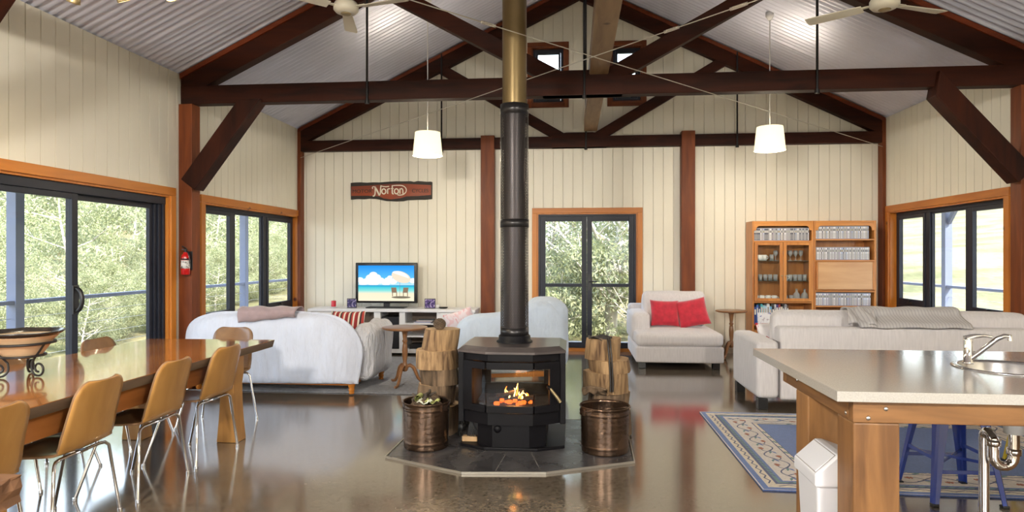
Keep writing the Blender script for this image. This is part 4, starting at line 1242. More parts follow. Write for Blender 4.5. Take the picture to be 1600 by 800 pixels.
for mp, L in side_iter():
    n = 36
    # zig-zag band
    h = L/2-.12
    pt.ribbon([mp(-h+2*h*i/n,   .124+.018*(1 if i % 2 else -1)) for i in range(n+1)], .011, Z2, 5)
    # twisted inner band
    h2 = L/2-.6
    for i in range(int(h2*2/.07)):
        s = -h2+.07*i
        pt.ribbon([mp(s, .585), mp(s+.05, .615)], .02, Z2, 3 if i % 2 else 6)
    for i in range(int((L-.4)/.06)):
        s = -L/2+.2+.06*i
        pt.ribbon([mp(s, .205), mp(s+.035, .23)], .012, Z2, 1)
    # vine scrolls
    h3 = L/2-.24; nw = max(2, round(2*h3/.42)); wl = 2*h3/nw
    pts = [mp(-h3+2*h3*i/120, .415+.085*math.sin(2*PI*(2*h3*i/120)/wl)) for i in range(121)]
    pt.ribbon(pts, .010, Z2, 5)
    for k in range(nw*2):
        s0 = -h3+wl*(k+.5)/2; sg = 1 if k % 2 == 0 else -1
        sp = []
        for i in range(16):
            a = i/15*PI*1.5; r = .075*(1-i/22)
            sp.append(mp(s0+.05+r*math.sin(a), .415+sg*(-.02+r*math.cos(a)*.9)))
        pt.ribbon(sp, .008, Z2+.0002, 5)
        # flower and leaves
        cs, ct = s0+.03, .415-sg*.055
        for q in range(5):
            a = q*2*PI/5+k
            pt.ribbon([mp(cs, ct), mp(cs+.028*math.cos(a), ct+.028*math.sin(a))], [.010, .022], Z2+.0004, 4)
        for q in (-1, 1):
            pt.ribbon([mp(s0+.10, .415+sg*.03), mp(s0+.125, .415+sg*.03+q*.02), mp(s0+.16, .415+sg*.03+q*.035)], [.002, .022, .002], Z2+.0004, 0 if q > 0 else 3)
pt.build('woven_pattern', RM, rr)

# ---------------------------------------------------------------- television wall
M['cab'] = mat('white_cabinet', (.78, .78, .80), .35, var=.01)
M['dark_in'] = mat('cabinet_back', (.16, .12, .09), .6)
tv_y0, tv_y1, tz = 9.50, 9.96, .69
cb = thing('television_cabinet', 'low white television cabinet along the back wall', 'cabinet', (-2.72, (tv_y0+tv_y1)/2, 0))
W, Dp = 1.285, (tv_y1-tv_y0)/2
MB().softbox(-W, W, -Dp-.02, Dp, tz-.045, tz, .008, 4).build('top', M['cab'], cb)
cc = MB()
cc.box(-W+.02, W-.02, -Dp, Dp, .03, .09); cc.box(-W+.02, W-.02, Dp-.02, Dp, .09, tz-.046)
DIV = [(-W+.02, -W+.05), (-.80, -.77), (-.26, -.16), (.13, .22), (.70, .74), (W-.05, W-.02)]
for a, b in DIV: cc.box(a, b, -Dp, Dp-.02, .09, tz-.046)
cc.build('carcass', M['cab'], cb, bevel=.003)
MB().box(-.77, .70, Dp-.028, Dp-.0205, .09, tz-.05).build('back_panel', M['dark_in'], cb)
for a, b, z in ((-.77, -.26, .42), (.22, .70, .46), (.22, .70, .27)): MB().box(a, b, -Dp+.01, Dp-.03, z, z+.02).build('shelf', M['cab'], cb)
for a, b in ((-W+.05, -.80), (.74, W-.05)):
    d = MB().box(a+.003, b-.003, -Dp-.018, -Dp-.0005, .09, tz-.05).build('door', M['cab'], cb, bevel=.004)
    MB().lathe([(0,0),(.006,0),(.006,.012),(.012,.016),(.012,.022),(0,.024)], 12, mat=tr(b-.05 if a < 0 else a+.05, -Dp-.018, .42) @ rot('X', 90)).build('knob', M['chrome'], d)
spk = thing('speaker', 'black loudspeaker set into the middle of the white cabinet', 'speaker', (-2.735, 9.70, .091))
MB().box(-.135, .135, -.185, .15, .0, .48).build('enclosure', M['black'], spk, bevel=.004)
M['grille'] = mat('speaker_cloth', (.02, .02, .025), .95, bump=.5, bscale=300)
MB().box(-.13, .13, -.197, -.186, .005, .475).build('grille', M['grille'], spk)
# magazines and boxes on its shelves
for k in range(4):
    m_ = mat('magazine_cover_%s' % 'abcd'[k], [(.55,.55,.6), (.12,.14,.3), (.6,.5,.45), (.2,.22,.25)][k], .35)
    z0 = .4805+.012*k
    o = MB().box(-.13+.01*k, .13-.01*(k % 2), -.09, .09, 0, .0115).build('magazine', m_); o.location = (-2.25+.012*k, 9.62, z0)
    tag(o, ['lowest magazine of the pile on the cabinet shelf', 'dark blue magazine second in the cabinet shelf pile', 'pinkish magazine third in the cabinet shelf pile', 'topmost magazine of the pile on the cabinet shelf'][k], 'magazine', 'magazines in the television cabinet')
M['purple'] = mat('purple_card', (.16, .08, .42), .5)
o = MB().box(-.08, .08, -.08, .08, 0, .07).build('game_box', M['purple'], bevel=.003); o.location = (-2.13, 9.6, .2905); tag(o, 'small purple box on the lower cabinet shelf', 'box')
o = MB().box(-.17, .17, -.12, .12, 0, .07).build('media_player', M['black'], bevel=.004); o.location = (-2.27, 9.66, .0905); tag(o, 'black media player at the bottom of the cabinet', 'media player')

tv = thing('television', 'flat screen television showing a beach with parasol', 'television', (-2.85, 9.72, tz))
sw, s0, s1 = .485, .075, .695
MB().softbox(-sw, sw, -.02, .04, s0, s1, .012, 4).build('bezel', mat('gloss_black', (.006,.006,.007), .25), tv)
MB().softbox(-.30, .30, -.10, .13, .0008, .014, .006, 4).build('base', M['black'], tv)
MB().box(-.045, .045, .0, .035, .014, s0+.02).build('neck', M['black'], tv)
# the picture on the screen
SC = {}
def scr(n, c, s=1.0): SC[n] = len(SC); return emis('screen_'+n, c, s)
def screen_sky():
    m = bpy.data.materials.new('screen_sky'); m.use_nodes = True; t = m.node_tree; t.nodes.clear()
    out = t.nodes.new('ShaderNodeOutputMaterial'); e = t.nodes.new('ShaderNodeEmission'); tc = t.nodes.new('ShaderNodeTexCoord'); sx = t.nodes.new('ShaderNodeSeparateXYZ')
    t.links.new(tc.outputs['Object'], sx.inputs[0])
    mr = t.nodes.new('ShaderNodeMapRange'); mr.inputs['From Min'].default_value = .11; mr.inputs['From Max'].default_value = .665
    t.links.new(sx.outputs[2], mr.inputs['Value'])
    r = ramp(t, mr.outputs[0], [(0, (.82,.74,.55)), (.20, (.80,.72,.52)), (.235, (.55,.70,.60)), (.28, (.22,.66,.62)), (.38, (.05,.50,.62)), (.432, (.02,.24,.52)), (.436, (.45,.72,.90)), (.62, (.10,.45,.85)), (1, (.01,.24,.72))])
    t.links.new(r.outputs[0], e.inputs[0]); e.inputs[1].default_value = .95; t.links.new(e.outputs[0], out.inputs[0]); return m
SC['sky'] = 0
smats = [screen_sky()]
for n, c in (('cloud', (.85,.90,.95)), ('parasol', (.72,.62,.48)), ('parasol_light', (.88,.85,.78)), ('chair', (.22,.15,.10)), ('shadow', (.16,.14,.10)), ('pole', (.20,.18,.16))): smats.append(scr(n, c))
pc = MB(); y = -.0215
X0, X1, Z0, Z1 = -.438, .438, .108, .652
pc.add([(X0,y,Z0),(X1,y,Z0),(X1,y,Z1),(X0,y,Z1)], [(0,1,2,3)], 0)
def disc(cx, cz, rx, rz, mi, dy, a0=0, a1=2*PI, tilt=0, zmin=None):
    n = 22; vs = [(cx, y-dy, cz)]
    for i in range(n+1):
        a = a0+(a1-a0)*i/n; u, v = rx*math.cos(a), rz*math.sin(a)
        uu = u*math.cos(tilt)-v*math.sin(tilt); vv = u*math.sin(tilt)+v*math.cos(tilt)
        zz = cz+vv
        if zmin is not None: zz = max(zz, zmin)
        vs.append((min(X1, max(X0, cx+uu)), y-dy, zz))
    pc.add(vs, [(0, i, i+1) for i in range(1, n+1)], mi)
for i, (cx, cz, r) in enumerate(((-.20,.51,.055), (-.24,.46,.07), (-.15,.47,.06), (-.30,.41,.06), (-.20,.41,.09), (-.09,.42,.06), (-.41,.43,.05), (-.36,.39,.06), (.03,.43,.05), (.06,.47,.035), (.11,.41,.055), (.0,.39,.06), (.42,.42,.05))): disc(cx, cz, r*1.15, r*.8, 1, .0002+.00002*i, zmin=.352)
disc(.235, .135+.03, .15, .018, 5, .0006)
disc(.235, .475, .155, .085, 2, .0009, tilt=-.32)
disc(.225, .50, .135, .055, 3, .0011, a0=0, a1=PI, tilt=-.32)
pc.add([(.214,y-.0008,.42),(.219,y-.0008,.42),(.217,y-.0008,.18),(.212,y-.0008,.18)], [(0,1,2,3)], 6)
for cx, sl_ in ((.13, -.01), (.30, .012)):
    pc.add([(cx-.04,y-.001,.235),(cx+.04,y-.001,.235),(cx+.04+sl_,y-.001,.315),(cx-.04+sl_,y-.001,.315)], [(0,1,2,3)], 4)
    for dx in (-.035, .03): pc.add([(cx+dx,y-.001,.18),(cx+dx+.012,y-.001,.18),(cx+dx+.012,y-.001,.24),(cx+dx,y-.001,.24)], [(0,1,2,3)], 4)
pc.build('screen', smats, tv)
# small things on the cabinet
def photo_frame(label, x, z, w, h, cols, sd):
    root = thing('photo_frame', label, 'photo frame', (x, 9.66, tz), .12)
    MB().box(-w/2, w/2, -.008, .008, .001, h).build('frame', M['black'], root, bevel=.002)
    MB().box(-w/2+.01, w/2-.01, -.0095, -.0085, .012, h-.01).build('print', blotch('photo_print_'+sd, cols[0], cols[1], 14, .48, .56, cols[2]), root)
    MB().beam((0, .008, h*.7), (0, .06, .005), .03, .004, (0,1,0)).build('strut', M['black'], root)
photo_frame('small photo frame left of the television', -3.375, 0, .15, .145, ((.06,.05,.16), (.40,.36,.50), (.02,.02,.06)), 'left')
photo_frame('small photo frame right of the television', -2.155, 0, .165, .15, ((.10,.06,.22), (.45,.40,.58), (.02,.02,.05)), 'right')
cd = thing('candle', 'red candle on a white dish at the cabinet end', 'candle', (-3.68, 9.7, tz+.0165))
MB().lathe([(0, .0), (.036, 0), (.037, .005), (.037, .085), (.033, .09), (.0, .084)], 20).build('wax', mat('red_wax', (.55,.02,.04), .4), cd); MB().cyl((0,0,.084), (0,.002,.098), .0015, n=5).build('wick', M['black'], cd)
o = MB().lathe([(0, .002), (.05, .002), (.072, .012), (.07, .015), (.048, .006), (0, .006)], 24).build('dish', M['white']); o.location = (-3.68, 9.7, tz+.0); tag(o, 'white dish under the red candle', 'dish')
dd = MB().lathe([(0,.001),(.05,.001),(.075,.02),(.072,.022),(.048,.006),(0,.006)], 20).build('bowl', M['black']); dd.location = (-1.955, 9.68, tz); tag(dd, 'small black bowl near the cabinet end', 'bowl')
o = MB().softbox(-.04,.04,-.03,.03,0,.055,.02,3).build('ornament', M['white']); o.location = (-2.06, 9.74, tz+.0008); tag(o, 'small white ornament beside the black bowl', 'ornament')

# sign on the wall
sg = thing('wall_sign', 'dark edged red timber plank sign on the wall above the television', 'sign', (-2.89, YB-.003, 2.53))
edge = []
tops = [(-.666, .135), (-.60, .14), (-.5, .142), (-.4, .135), (-.3, .14), (-.2, .137), (-.05, .147), (.08, .153), (.2, .15), (.32, .152), (.37, .14), (.43, .152), (.50, .148), (.58, .14), (.64, .142), (.666, .135)]
bots = [(.664, -.135), (.55, -.145), (.42, -.145), (.27, -.15), (.20, -.165), (.08, -.168), (-.08, -.16), (-.15, -.145), (-.25, -.125), (-.36, -.12), (-.45, -.13), (-.55, -.125), (-.664, -.135)]
M['sign_edge'] = mat('bark_edge', (.018, .012, .008), .6, bump=.6, bscale=20)
M['sign_wood'] = wood('red_plank', (.13, .022, .008), (.36, .065, .018), 'x', .3, coat=.3)
MB().prism(tops+bots, -.03, -.0, 'y').build('live_edge', M['sign_edge'], sg, bevel=.004, fixn=True)
face = [(-.655, .075), (-.4, .085), (-.2, .10), (.0, .11), (.2, .112), (.4, .10), (.65, .085), (.65, -.07), (.45, -.085), (.25, -.09), (.15, -.12), (0, -.135), (-.12, -.12), (-.2, -.085), (-.4, -.075), (-.655, -.075)]
MB().prism(face, -.034, -.0301, 'y').build('plank_face', M['sign_wood'], sg, fixn=True)
M['letter_cream'] = mat('cream_lettering', (.80, .74, .60), .5)
def text_part(txt, size, x, z, m, name, sx=1.0):
    cu = bpy.data.curves.new(name, 'FONT'); cu.body = txt; cu.size = size; cu.extrude = .0012; cu.align_x = 'CENTER'; cu.align_y = 'CENTER'
    tmp = bpy.data.objects.new('tmp_text', cu); link(tmp)
    dg = bpy.context.evaluated_depsgraph_get()
    me = bpy.data.meshes.new_from_object(tmp.evaluated_get(dg))
    bpy.data.objects.remove(tmp)
    me.transform(tr(x, -.0352, z) @ rot('X', 90) @ Matrix.Diagonal((sx, 1, 1, 1)))
    me.materials.clear(); me.materials.append(m)
    o = bpy.data.objects.new(name, me); link(o); o.parent = sg
    return o
text_part('MOTOR', .078, -.475, -.005, M['sign_edge'], 'lettering', 1.15)
text_part('CYCLES', .078, .475, -.005, M['sign_edge'], 'lettering', 1.0)
lt = MB(); L = lambda pts, w: lt.add(*_flat(pts, w))
def _flat(pts, w):
    mb = MB(); mb.ribbon([(p[0], p[1]) for p in pts], w, 0)
    vs = [(v[0], -.0362, v[1]) for v in mb.v]
    n = len(vs); vs2 = [(v[0], -.0341, v[2]) for v in vs]
    return vs+vs2, [tuple(f) for f in mb.f]+[tuple(n+i for i in reversed(f)) for f in mb.f]+[(2*i, 2*i+2, n+2*i+2, n+2*i) for i in range(len(pts)-1)]+[(2*i+3, 2*i+1, n+2*i+1, n+2*i+3) for i in range(len(pts)-1)]
def arcp(cx, cz, rx, rz, a0, a1, n=14): return [(cx+rx*math.cos(math.radians(a0+(a1-a0)*i/n)), cz+rz*math.sin(math.radians(a0+(a1-a0)*i/n))) for i in range(n+1)]
# capital N with curled foot and top swash
L(arcp(-.285, .052, .022, .018, 240, 90, 8)+[(-.26, .068)], .012)
L([(-.262, .075), (-.258, .0), (-.262, -.05), (-.275, -.078), (-.298, -.082)], .020)
L([(-.268, .070), (-.235, .02), (-.205, -.04), (-.19, -.072)], .026)
L([(-.165, .085), (-.170, .03), (-.175, -.04), (-.19, -.074)], .018)
L([(-.17, .083), (-.13, .070), (-.08, .066), (-.03, .072)], .015)
# o r t o n
L(arcp(-.118, -.008, .033, .040, 0, 360, 20), .019)
L([(-.055, .035), (-.055, -.048)], .020); L(arcp(-.032, .0, .022, .036, 150, 50, 8), .017)
L([(.02, .088), (.02, -.03)]+arcp(.036, -.033, .016, .015, 180, 300, 6), .020); L([(-.002, .036), (.045, .036)], .013)
L(arcp(.088, -.008, .033, .040, 0, 360, 20), .019)
L([(.145, .035), (.145, -.048)], .020); L(arcp(.17, .0, .024, .034, 160, 0, 10)+[(.195, -.048)], .018)
# long swash from the t over the end of the word and back under
L([(.02, .082), (.08, .086), (.14, .086)]+arcp(.145, .008, .105, .078, 80, -90, 16)+[(.12, -.068), (.105, -.060)], .015)
lt.build('script_lettering', M['letter_cream'], sg)
# ---------------------------------------------------------------- bookcases
ky0, ky1, kz = 9.77, 10.12, 2.0
kd = (ky1-ky0)/2; kc = (ky0+ky1)/2
def carcass(root, w, shelves, arch=True):
    T = .026
    for s in (-1, 1): MB().box(min(s*w, s*(w-T)), max(s*w, s*(w-T)), -kd, kd, .0, kz).build('side_panel', M['teak_z'], root, bevel=.003)
    MB().box(-w+T, w-T, -kd, kd, kz-T, kz-.0005).build('top_panel', M['teak_x'], root, bevel=.002)
    MB().box(-w+T, w-T, kd-.012, kd-.001, .05, kz-T-.0005).build('back_panel', M['teak_z'], root)
    MB().box(-w+T, w-T, -kd+.02, kd-.013, .0, .05).build('plinth', M['teak_x'], root)
    for z in shelves: MB().box(-w+T, w-T, -kd+.002, kd-.0125, z-.02, z).build('shelf', M['teak_x'], root, bevel=.002)
    if arch:
        # shaped rail with rounded corners under the top
        iw = w-T; zt = kz-T-.001; pts = [(-iw, zt), (-iw, zt-.11)]
        for i in range(7): a = PI/2*i/6; pts.append((-iw+.03+.05*(1-math.cos(a)), zt-.11+.065*math.sin(a)))
        pts += [(-x, z) for x, z in reversed(pts[2:])] + [(iw, zt-.11), (iw, zt)]
        MB().prism(pts, -kd+.003, -kd+.018, 'y').build('arched_rail', M['teak_x'], root, fixn=True)
bl0, bl1, br0, br1 = 2.625, 3.492, 3.496, 4.362
wl, wr = (bl1-bl0)/2, (br1-br0)/2
kL = thing('bookcase', 'teak bookcase with two glass doors beside the pedestal table', 'bookcase', ((bl0+bl1)/2, kc, 0))
carcass(kL, wl, (1.712, .82, .485))
for z in (1.42, 1.125): MB().box(-wl+.027, wl-.027, -kd+.04, kd-.014, z-.006, z).build('glass_shelf', mat('glass_shelf_%d' % (z*100), (.12,.14,.12), .15), kL)
for k, (a, b) in enumerate(((-wl+.028, -.004), (.004, wl-.028))):
    d = MB(); z0, z1, f = .825, 1.69, .045; y0, y1 = -kd-.02, -kd-.001
    d.box(a, a+f, y0, y1, z0, z1); d.box(b-f, b, y0, y1, z0, z1); d.box(a+f, b-f, y0, y1, z1-f, z1); d.box(a+f, b-f, y0, y1, z0, z0+f)
    do = d.build('glass_door', M['teak_z'], kL, bevel=.004)
    MB().box(a+f, b-f, -kd-.012, -kd-.008, z0+f, z1-f).build('pane', M['glass'], do)
    x = b-f/2 if k == 0 else a+f/2
    MB().lathe([(0,0),(.006,0),(.006,.01),(.011,.014),(.011,.02),(0,.022)], 12, mat=tr(x, y0, 1.2) @ rot('X', 90)).build('knob', M['brass'], do)
for a, b in ((-wl+.03, wl-.03),):
    d = MB().box(a, b, -kd-.002, -kd+.018, .07, .40).build('lower_door', M['teak_x'], kL, bevel=.004)
kR = thing('bookcase', 'teak bookcase with pale drop front beside the corner', 'bookcase', ((br0+br1)/2, kc, 0))
carcass(kR, wr, (1.735, 1.43, .985, .765, .485))
MB().box(-wr+.027, wr-.027, -kd+.02, -kd+.03, .99, 1.408).build('inner_front', M['teak_x'], kR)
M['flap'] = wood('pale_teak', (.52, .28, .13), (.68, .42, .22), 'x', .35)
fl_ = MB().box(-wr+.055, wr-.055, -kd-.012, -kd+.018, 1.005, 1.40).build('drop_front', M['flap'], kR, bevel=.004)
for s in (-1, 1): MB().box(s*(wr-.041)-.012, s*(wr-.041)+.012, -kd-.015, -kd+.018, 1.0, 1.405).build('grip_strip', M['teak_z'], fl_, bevel=.004)
d = MB().box(-wr+.03, wr-.03, -kd-.002, -kd+.018, .07, .40).build('lower_door', M['teak_x'], kR, bevel=.004)

# disc cases: one mesh per colour, one object per case
def case_proto(col, h, nm):
    b = MB(); b.box(0, .0138, 0, .135, .0006, h, 0); b.box(.0012, .0126, -.0006, .0001, .012, h-.012, 1); b.box(.003, .0108, -.0009, -.0005, h*.62, h*.80, 2); b.box(.004, .0098, -.0009, -.0005, h*.1, h*.5, 3)
    me = b.build('disc_case', CASEM[nm]); return me
CASEM = {}
pal = {'white': (.90,.90,.94), 'silver grey': (.42,.43,.47), 'dark grey': (.10,.10,.12), 'pale blue': (.48,.58,.80), 'mauve': (.42,.36,.50), 'cream': (.66,.62,.56), 'blue black': (.04,.05,.09)}
shell_ = mat('clear_case', (.34,.35,.42), .25)
for n_, c in pal.items():
    inv = tuple(max(.03, .85-v) for v in c)
    CASEM[n_] = [shell_, mat('case_sleeve_'+n_.replace(' ', '_'), c, .4), mat('case_title_'+n_.replace(' ', '_'), inv, .5), mat('case_text_'+n_.replace(' ', '_'), tuple((v+w)/2 for v, w in zip(c, inv)), .5)]
protos = {}
def row(x0, x1, y, z, h, weights, where, group):
    x = x0
    while x < x1-.0145:
        n_ = rnd.choices(list(weights), list(weights.values()))[0]
        hh = h
        key = (n_, hh)
        if key in protos: o = link(protos[key].copy())
        else: o = case_proto(pal[n_], hh, n_); protos[key] = o
        o.location = (x, y+rnd.uniform(-.003, .003), z)
        o.rotation_euler = (0, 0, 0)
        tag(o, '%s disc case standing in %s' % (n_, where), 'disc case', group)
        x += .0142+rnd.uniform(.0002, .0008)
yd = ky0+.022
row(bl0+.032, bl0+.81, yd, 1.712, .188, {'white': 2, 'silver grey': 4, 'dark grey': 4, 'pale blue': 1, 'mauve': 1, 'cream': 1, 'blue black': 2}, 'the top row of the glass door bookcase', 'disc cases on the glass door bookcase')
row(br0+.032, br0+.77, yd, 1.735, .188, {'white': 7, 'silver grey': 3, 'dark grey': 1, 'pale blue': 2, 'mauve': 1, 'cream': 3}, 'the top row of the drop front bookcase', 'disc cases on the top row of the drop front bookcase')
row(br0+.032, br0+.79, yd, 1.43, .188, {'white': 5, 'silver grey': 4, 'dark grey': 1, 'pale blue': 3, 'mauve': 2, 'cream': 2}, 'the second row of the drop front bookcase', 'disc cases on the second row of the drop front bookcase')
row(br0+.032, br0+.80, yd, .765, .188, {'white': 4, 'silver grey': 3, 'dark grey': 1, 'pale blue': 4, 'mauve': 3, 'cream': 2}, 'the row below the drop front panel', 'disc cases on the row below the drop front')
for k, (x, w) in enumerate(((.04, .19), (.045, .17))):
    o = MB().box(0, w, 0, .135, .0006, .0138).build('disc_case', CASEM['white'][1] if k else mat('red_case', (.5,.1,.1), .4)); o.location = (br0+x, yd, 1.9242+.0146*k); tag(o, ('white' if k else 'red')+' disc case lying flat on top of the upper row', 'disc case')
# books
bp_ = [('dark blue', (.03,.06,.25)), ('blue', (.06,.16,.50)), ('navy', (.02,.03,.12)), ('turquoise', (.10,.50,.58)), ('turquoise and white', (.35,.65,.70)), ('pale blue', (.40,.55,.72)), ('white', (.75,.75,.74)), ('sky blue', (.16,.42,.68)), ('black', (.02,.02,.03)), ('white', (.72,.72,.70)), ('indigo', (.07,.05,.22)), ('red', (.40,.06,.06)), ('cream', (.66,.60,.48)), ('charcoal', (.07,.07,.08)), ('grey', (.3,.3,.32)), ('brown', (.14,.07,.04))]
x = bl0+.034
for k in range(22):
    nm, c = bp_[k % 16] if k < 16 else bp_[12+k % 4]
    w = rnd.uniform(.022, .042); h = rnd.uniform(.25, .30) - .10*(k > 15)
    if x+w > bl1-.03: break
    root = thing('book', '%s book, number %d along the shelf from its left end, glass door bookcase' % (nm, k+1), 'book', (x, ky0+.03, .485), 0, 'books on the lower shelf of the glass door bookcase')
    ords = ('first', 'second', 'third', 'fourth', 'fifth', 'sixth', 'seventh', 'eighth', 'ninth', 'tenth', 'eleventh', 'twelfth', 'thirteenth', 'fourteenth', 'fifteenth', 'sixteenth', 'seventeenth', 'eighteenth', 'nineteenth', 'twentieth', 'twenty-first', 'twenty-second')
    root['label'] = '%s book %s from the side table end of the lower shelf' % (nm, ords[k])
    cm_ = mat('book_cover_%d' % k, c, .5); cm2 = mat('book_title_%d' % k, tuple(.85-v*.8 for v in c), .5)
    b = MB(); b.box(0, w, 0, .004, .001, h); b.box(0, .003, .004, .17, .001, h); b.box(w-.003, w, .004, .17, .001, h); b.box(w*.25, w*.75, -.0008, .0002, h*.55, h*.85, 1)
    b.build('cover', [cm_, cm2], root); MB().box(.0035, w-.0035, .0045, .165, .004, h-.004).build('pages', M['white'], root)
    x += w+.001
M['card_print'] = blotch('card_print', (.80,.80,.84), (.12,.12,.40), 16, .60, .64, (.55,.50,.55))
o = MB().box(-.10, .10, -.004, .004, .0, .17).build('picture_card', M['card_print']); o.location = (bl0+.18, ky0+.012, .487); o.rotation_euler = (math.radians(-6), 0, 0); tag(o, 'white card with small flower prints before the books', 'card')
o = MB().box(-.11, .11, -.004, .004, .0, .19).build('picture_card', M['card_print']); o.location = (br0+.16, ky0+.03, .487); o.rotation_euler = (math.radians(-8), 0, 0); tag(o, 'white flower card on the lower shelf below the drop front', 'card')
o = MB().box(-.14, .14, -.1, .1, .0, .19).build('storage_box', mat('navy_box', (.02,.025,.06), .5), bevel=.004); o.location = (br0+.60, kc, .4855); tag(o, 'navy storage box on the lower shelf below the drop front', 'box')
# glassware behind the doors
def gw(name, label, kind, loc, group):
    key = 'gw_'+kind
    m_ = M['tumbler'] if kind != 'mug' else M['white']
    if kind == 'tumbler': pr = [(0,.0005),(.028,.0005),(.032,.09),(.030,.09),(.026,.008),(0,.008)]
    elif kind == 'wine': pr = [(0,.0005),(.03,.0005),(.03,.003),(.004,.006),(.004,.06),(.026,.085),(.033,.115),(.028,.15),(.026,.15),(.03,.115),(.022,.088),(0,.075)]
    elif kind == 'mug': pr = [(0,.0005),(.036,.0005),(.038,.085),(.035,.085),(.033,.006),(0,.006)]
    elif kind == 'decanter': pr = [(0,.0005),(.045,.0005),(.055,.05),(.045,.11),(.016,.14),(.016,.18),(.022,.185),(.0,.185)]
    if key in protos: o = link(protos[key].copy())
    else:
        mb = MB().lathe(pr, 18)
        if kind == 'mug': mb.tube([(.026,-.027,.07),(.042,-.043,.065),(.044,-.045,.035),(.027,-.028,.02)], .005, 6)
        o = mb.build(name, m_); protos[key] = o
    o.location = loc; tag(o, label, {'tumbler': 'glass', 'wine': 'glass', 'mug': 'mug', 'decanter': 'decanter'}[kind], group)
M['tumbler'] = mat('glassware', (.75,.77,.80), .08, spec=.8); M['tumbler'].node_tree.nodes['Principled BSDF'].inputs['Transmission Weight'].default_value = .55
yg = kc-.06
for k, (x, kd_) in enumerate(((.075,'wine'),(.14,'mug'),(.20,'mug'),(.31,'tumbler'),(.365,'wine'))): gw('glass' if kd_ != 'mug' else 'mug', '%s on the top glass shelf behind the outer glass door' % {'wine':'stemmed glass','mug':'white mug','tumbler':'tumbler'}[kd_], kd_, (bl0+x, yg, 1.42), 'glassware on the top shelf behind the outer door')
for k in range(4): gw('glass', 'stemmed glass on the top shelf behind the inner glass door', 'wine', (bl0+.50+.075*k, yg, 1.42), 'glassware on the top shelf behind the inner door')
for k in range(5): gw('glass', 'tumbler on the middle glass shelf behind the outer glass door', 'tumbler', (bl0+.075+.072*k, yg+.01*(k % 2), 1.125), 'tumblers on the middle shelf behind the outer door')
gw('mug', 'white mug on the middle shelf behind the inner glass door', 'mug', (bl0+.50, yg, 1.125), 'mug on the middle shelf')
for k in range(4): gw('glass', 'tumbler on the middle shelf behind the inner glass door', 'tumbler', (bl0+.575+.068*k, yg, 1.125), 'tumblers on the middle shelf behind the inner door')
for k in range(4): gw('mug', 'white patterned mug on the lowest shelf behind the outer glass door', 'mug', (bl0+.078+.088*k, yg-.02, .8202), 'mugs on the lowest shelf behind the outer door')
for k in range(2): gw('glass', 'tumbler on the lowest shelf behind the inner glass door', 'tumbler', (bl0+.51+.08*k, yg, .8202), 'tumblers on the lowest shelf behind the inner door')
gw('decanter', 'shorter glass decanter behind the inner glass door', 'decanter', (bl0+.665, yg, .8202), None)
gw('decanter', 'glass decanter nearest the middle of the two bookcases', 'decanter', (bl0+.775, yg-.01, .8202), None)

# ---------------------------------------------------------------- kitchen bench, sink, bin, stools
KX0, KX1, KY0, KY1, KZ = 1.085, 4.0, 2.775, 4.02, .93
kb = thing('kitchen_bench', 'heavy timber kitchen bench with grey stone top', 'bench', (KX0, KY0, 0))
M['stone'] = mat('reconstituted_stone', (.40, .385, .365), .16, var=.10, scale=160, coat=.3)
lx, ly = KX1-KX0, KY1-KY0
# worktop with a round cut-out for the sink
SKX, SKY, SKR = 2.16-KX0, 3.42-KY0, .225
wt = MB(); n = 48
def ray_rect(a):
    dx, dy = math.cos(a), math.sin(a); t = 1e9
    if dx > 1e-9: t = min(t, (lx-SKX)/dx)
    if dx < -1e-9: t = min(t, -SKX/dx)
    if dy > 1e-9: t = min(t, (ly-SKY)/dy)
    if dy < -1e-9: t = min(t, -SKY/dy)
    return (SKX+dx*t, SKY+dy*t)
angs = sorted([2*PI*i/n for i in range(n)] + [math.atan2(y-SKY, x-SKX) % (2*PI) for x, y in ((0,0),(lx,0),(lx,ly),(0,ly))])
K = len(angs); inn = [(SKX+SKR*.97*math.cos(a), SKY+SKR*.97*math.sin(a)) for a in angs]; outp = [ray_rect(a) for a in angs]
vs = []
for z in (KZ, KZ-.042):
    vs += [(x, y, z) for x, y in inn] + [(x, y, z) for x, y in outp]
fs = []
for i in range(K):
    j = (i+1) % K
    fs += [(i, K+i, K+j, j), (2*K+j, 3*K+j, 3*K+i, 2*K+i), (K+i, 3*K+i, 3*K+j, K+j), (j, 2*K+j, 2*K+i, i)]
wt.add(vs, fs); wt.build('stone_top', M['stone'], kb, fixn=True)
ax0, ay0, ay1 = .075, .03, .93
for nm, b in (('front_rail', (ax0, lx-.08, ay0, ay0+.05)), ('back_rail', (ax0, lx-.08, ay1-.05, ay1))): MB().box(b[0], b[1], b[2], b[3], KZ-.135, KZ-.0425).build(nm, M['oak_x'], kb, bevel=.004)
for x in (ax0, lx-.13): MB().box(x, x+.05, ay0+.0505, ay1-.0505, KZ-.135, KZ-.0425).build('side_rail', M['oak_y'], kb, bevel=.004)
for x, y in ((ax0+.003, ay0+.004), (ax0+.003, ay1-.37), (lx-.28, ay0+.004), (lx-.28, ay1-.37), ):
    MB().box(x, x+.185, y, y+.17, .001, KZ-.1355).build('leg', M['oak_z'], kb, bevel=.008)
MB().box(1.02, 1.20, .26, .43, .001, KZ-.1355).build('leg', M['oak_z'], kb, bevel=.008)
bo = MB()
for x, z in ((.135, KZ-.115), (.205, KZ-.075)): bo.lathe([(0,0),(.010,0),(.008,.004),(0,.005)], 12, mat=tr(x, ay0, z) @ rot('X', 90))
for y, z in ((.10, KZ-.11), (.70, KZ-.085)): bo.lathe([(0,0),(.010,0),(.008,.004),(0,.005)], 12, mat=tr(ax0, y, z) @ rot('Y', -90))
bo.build('bolt_heads', M['stainless'], kb)
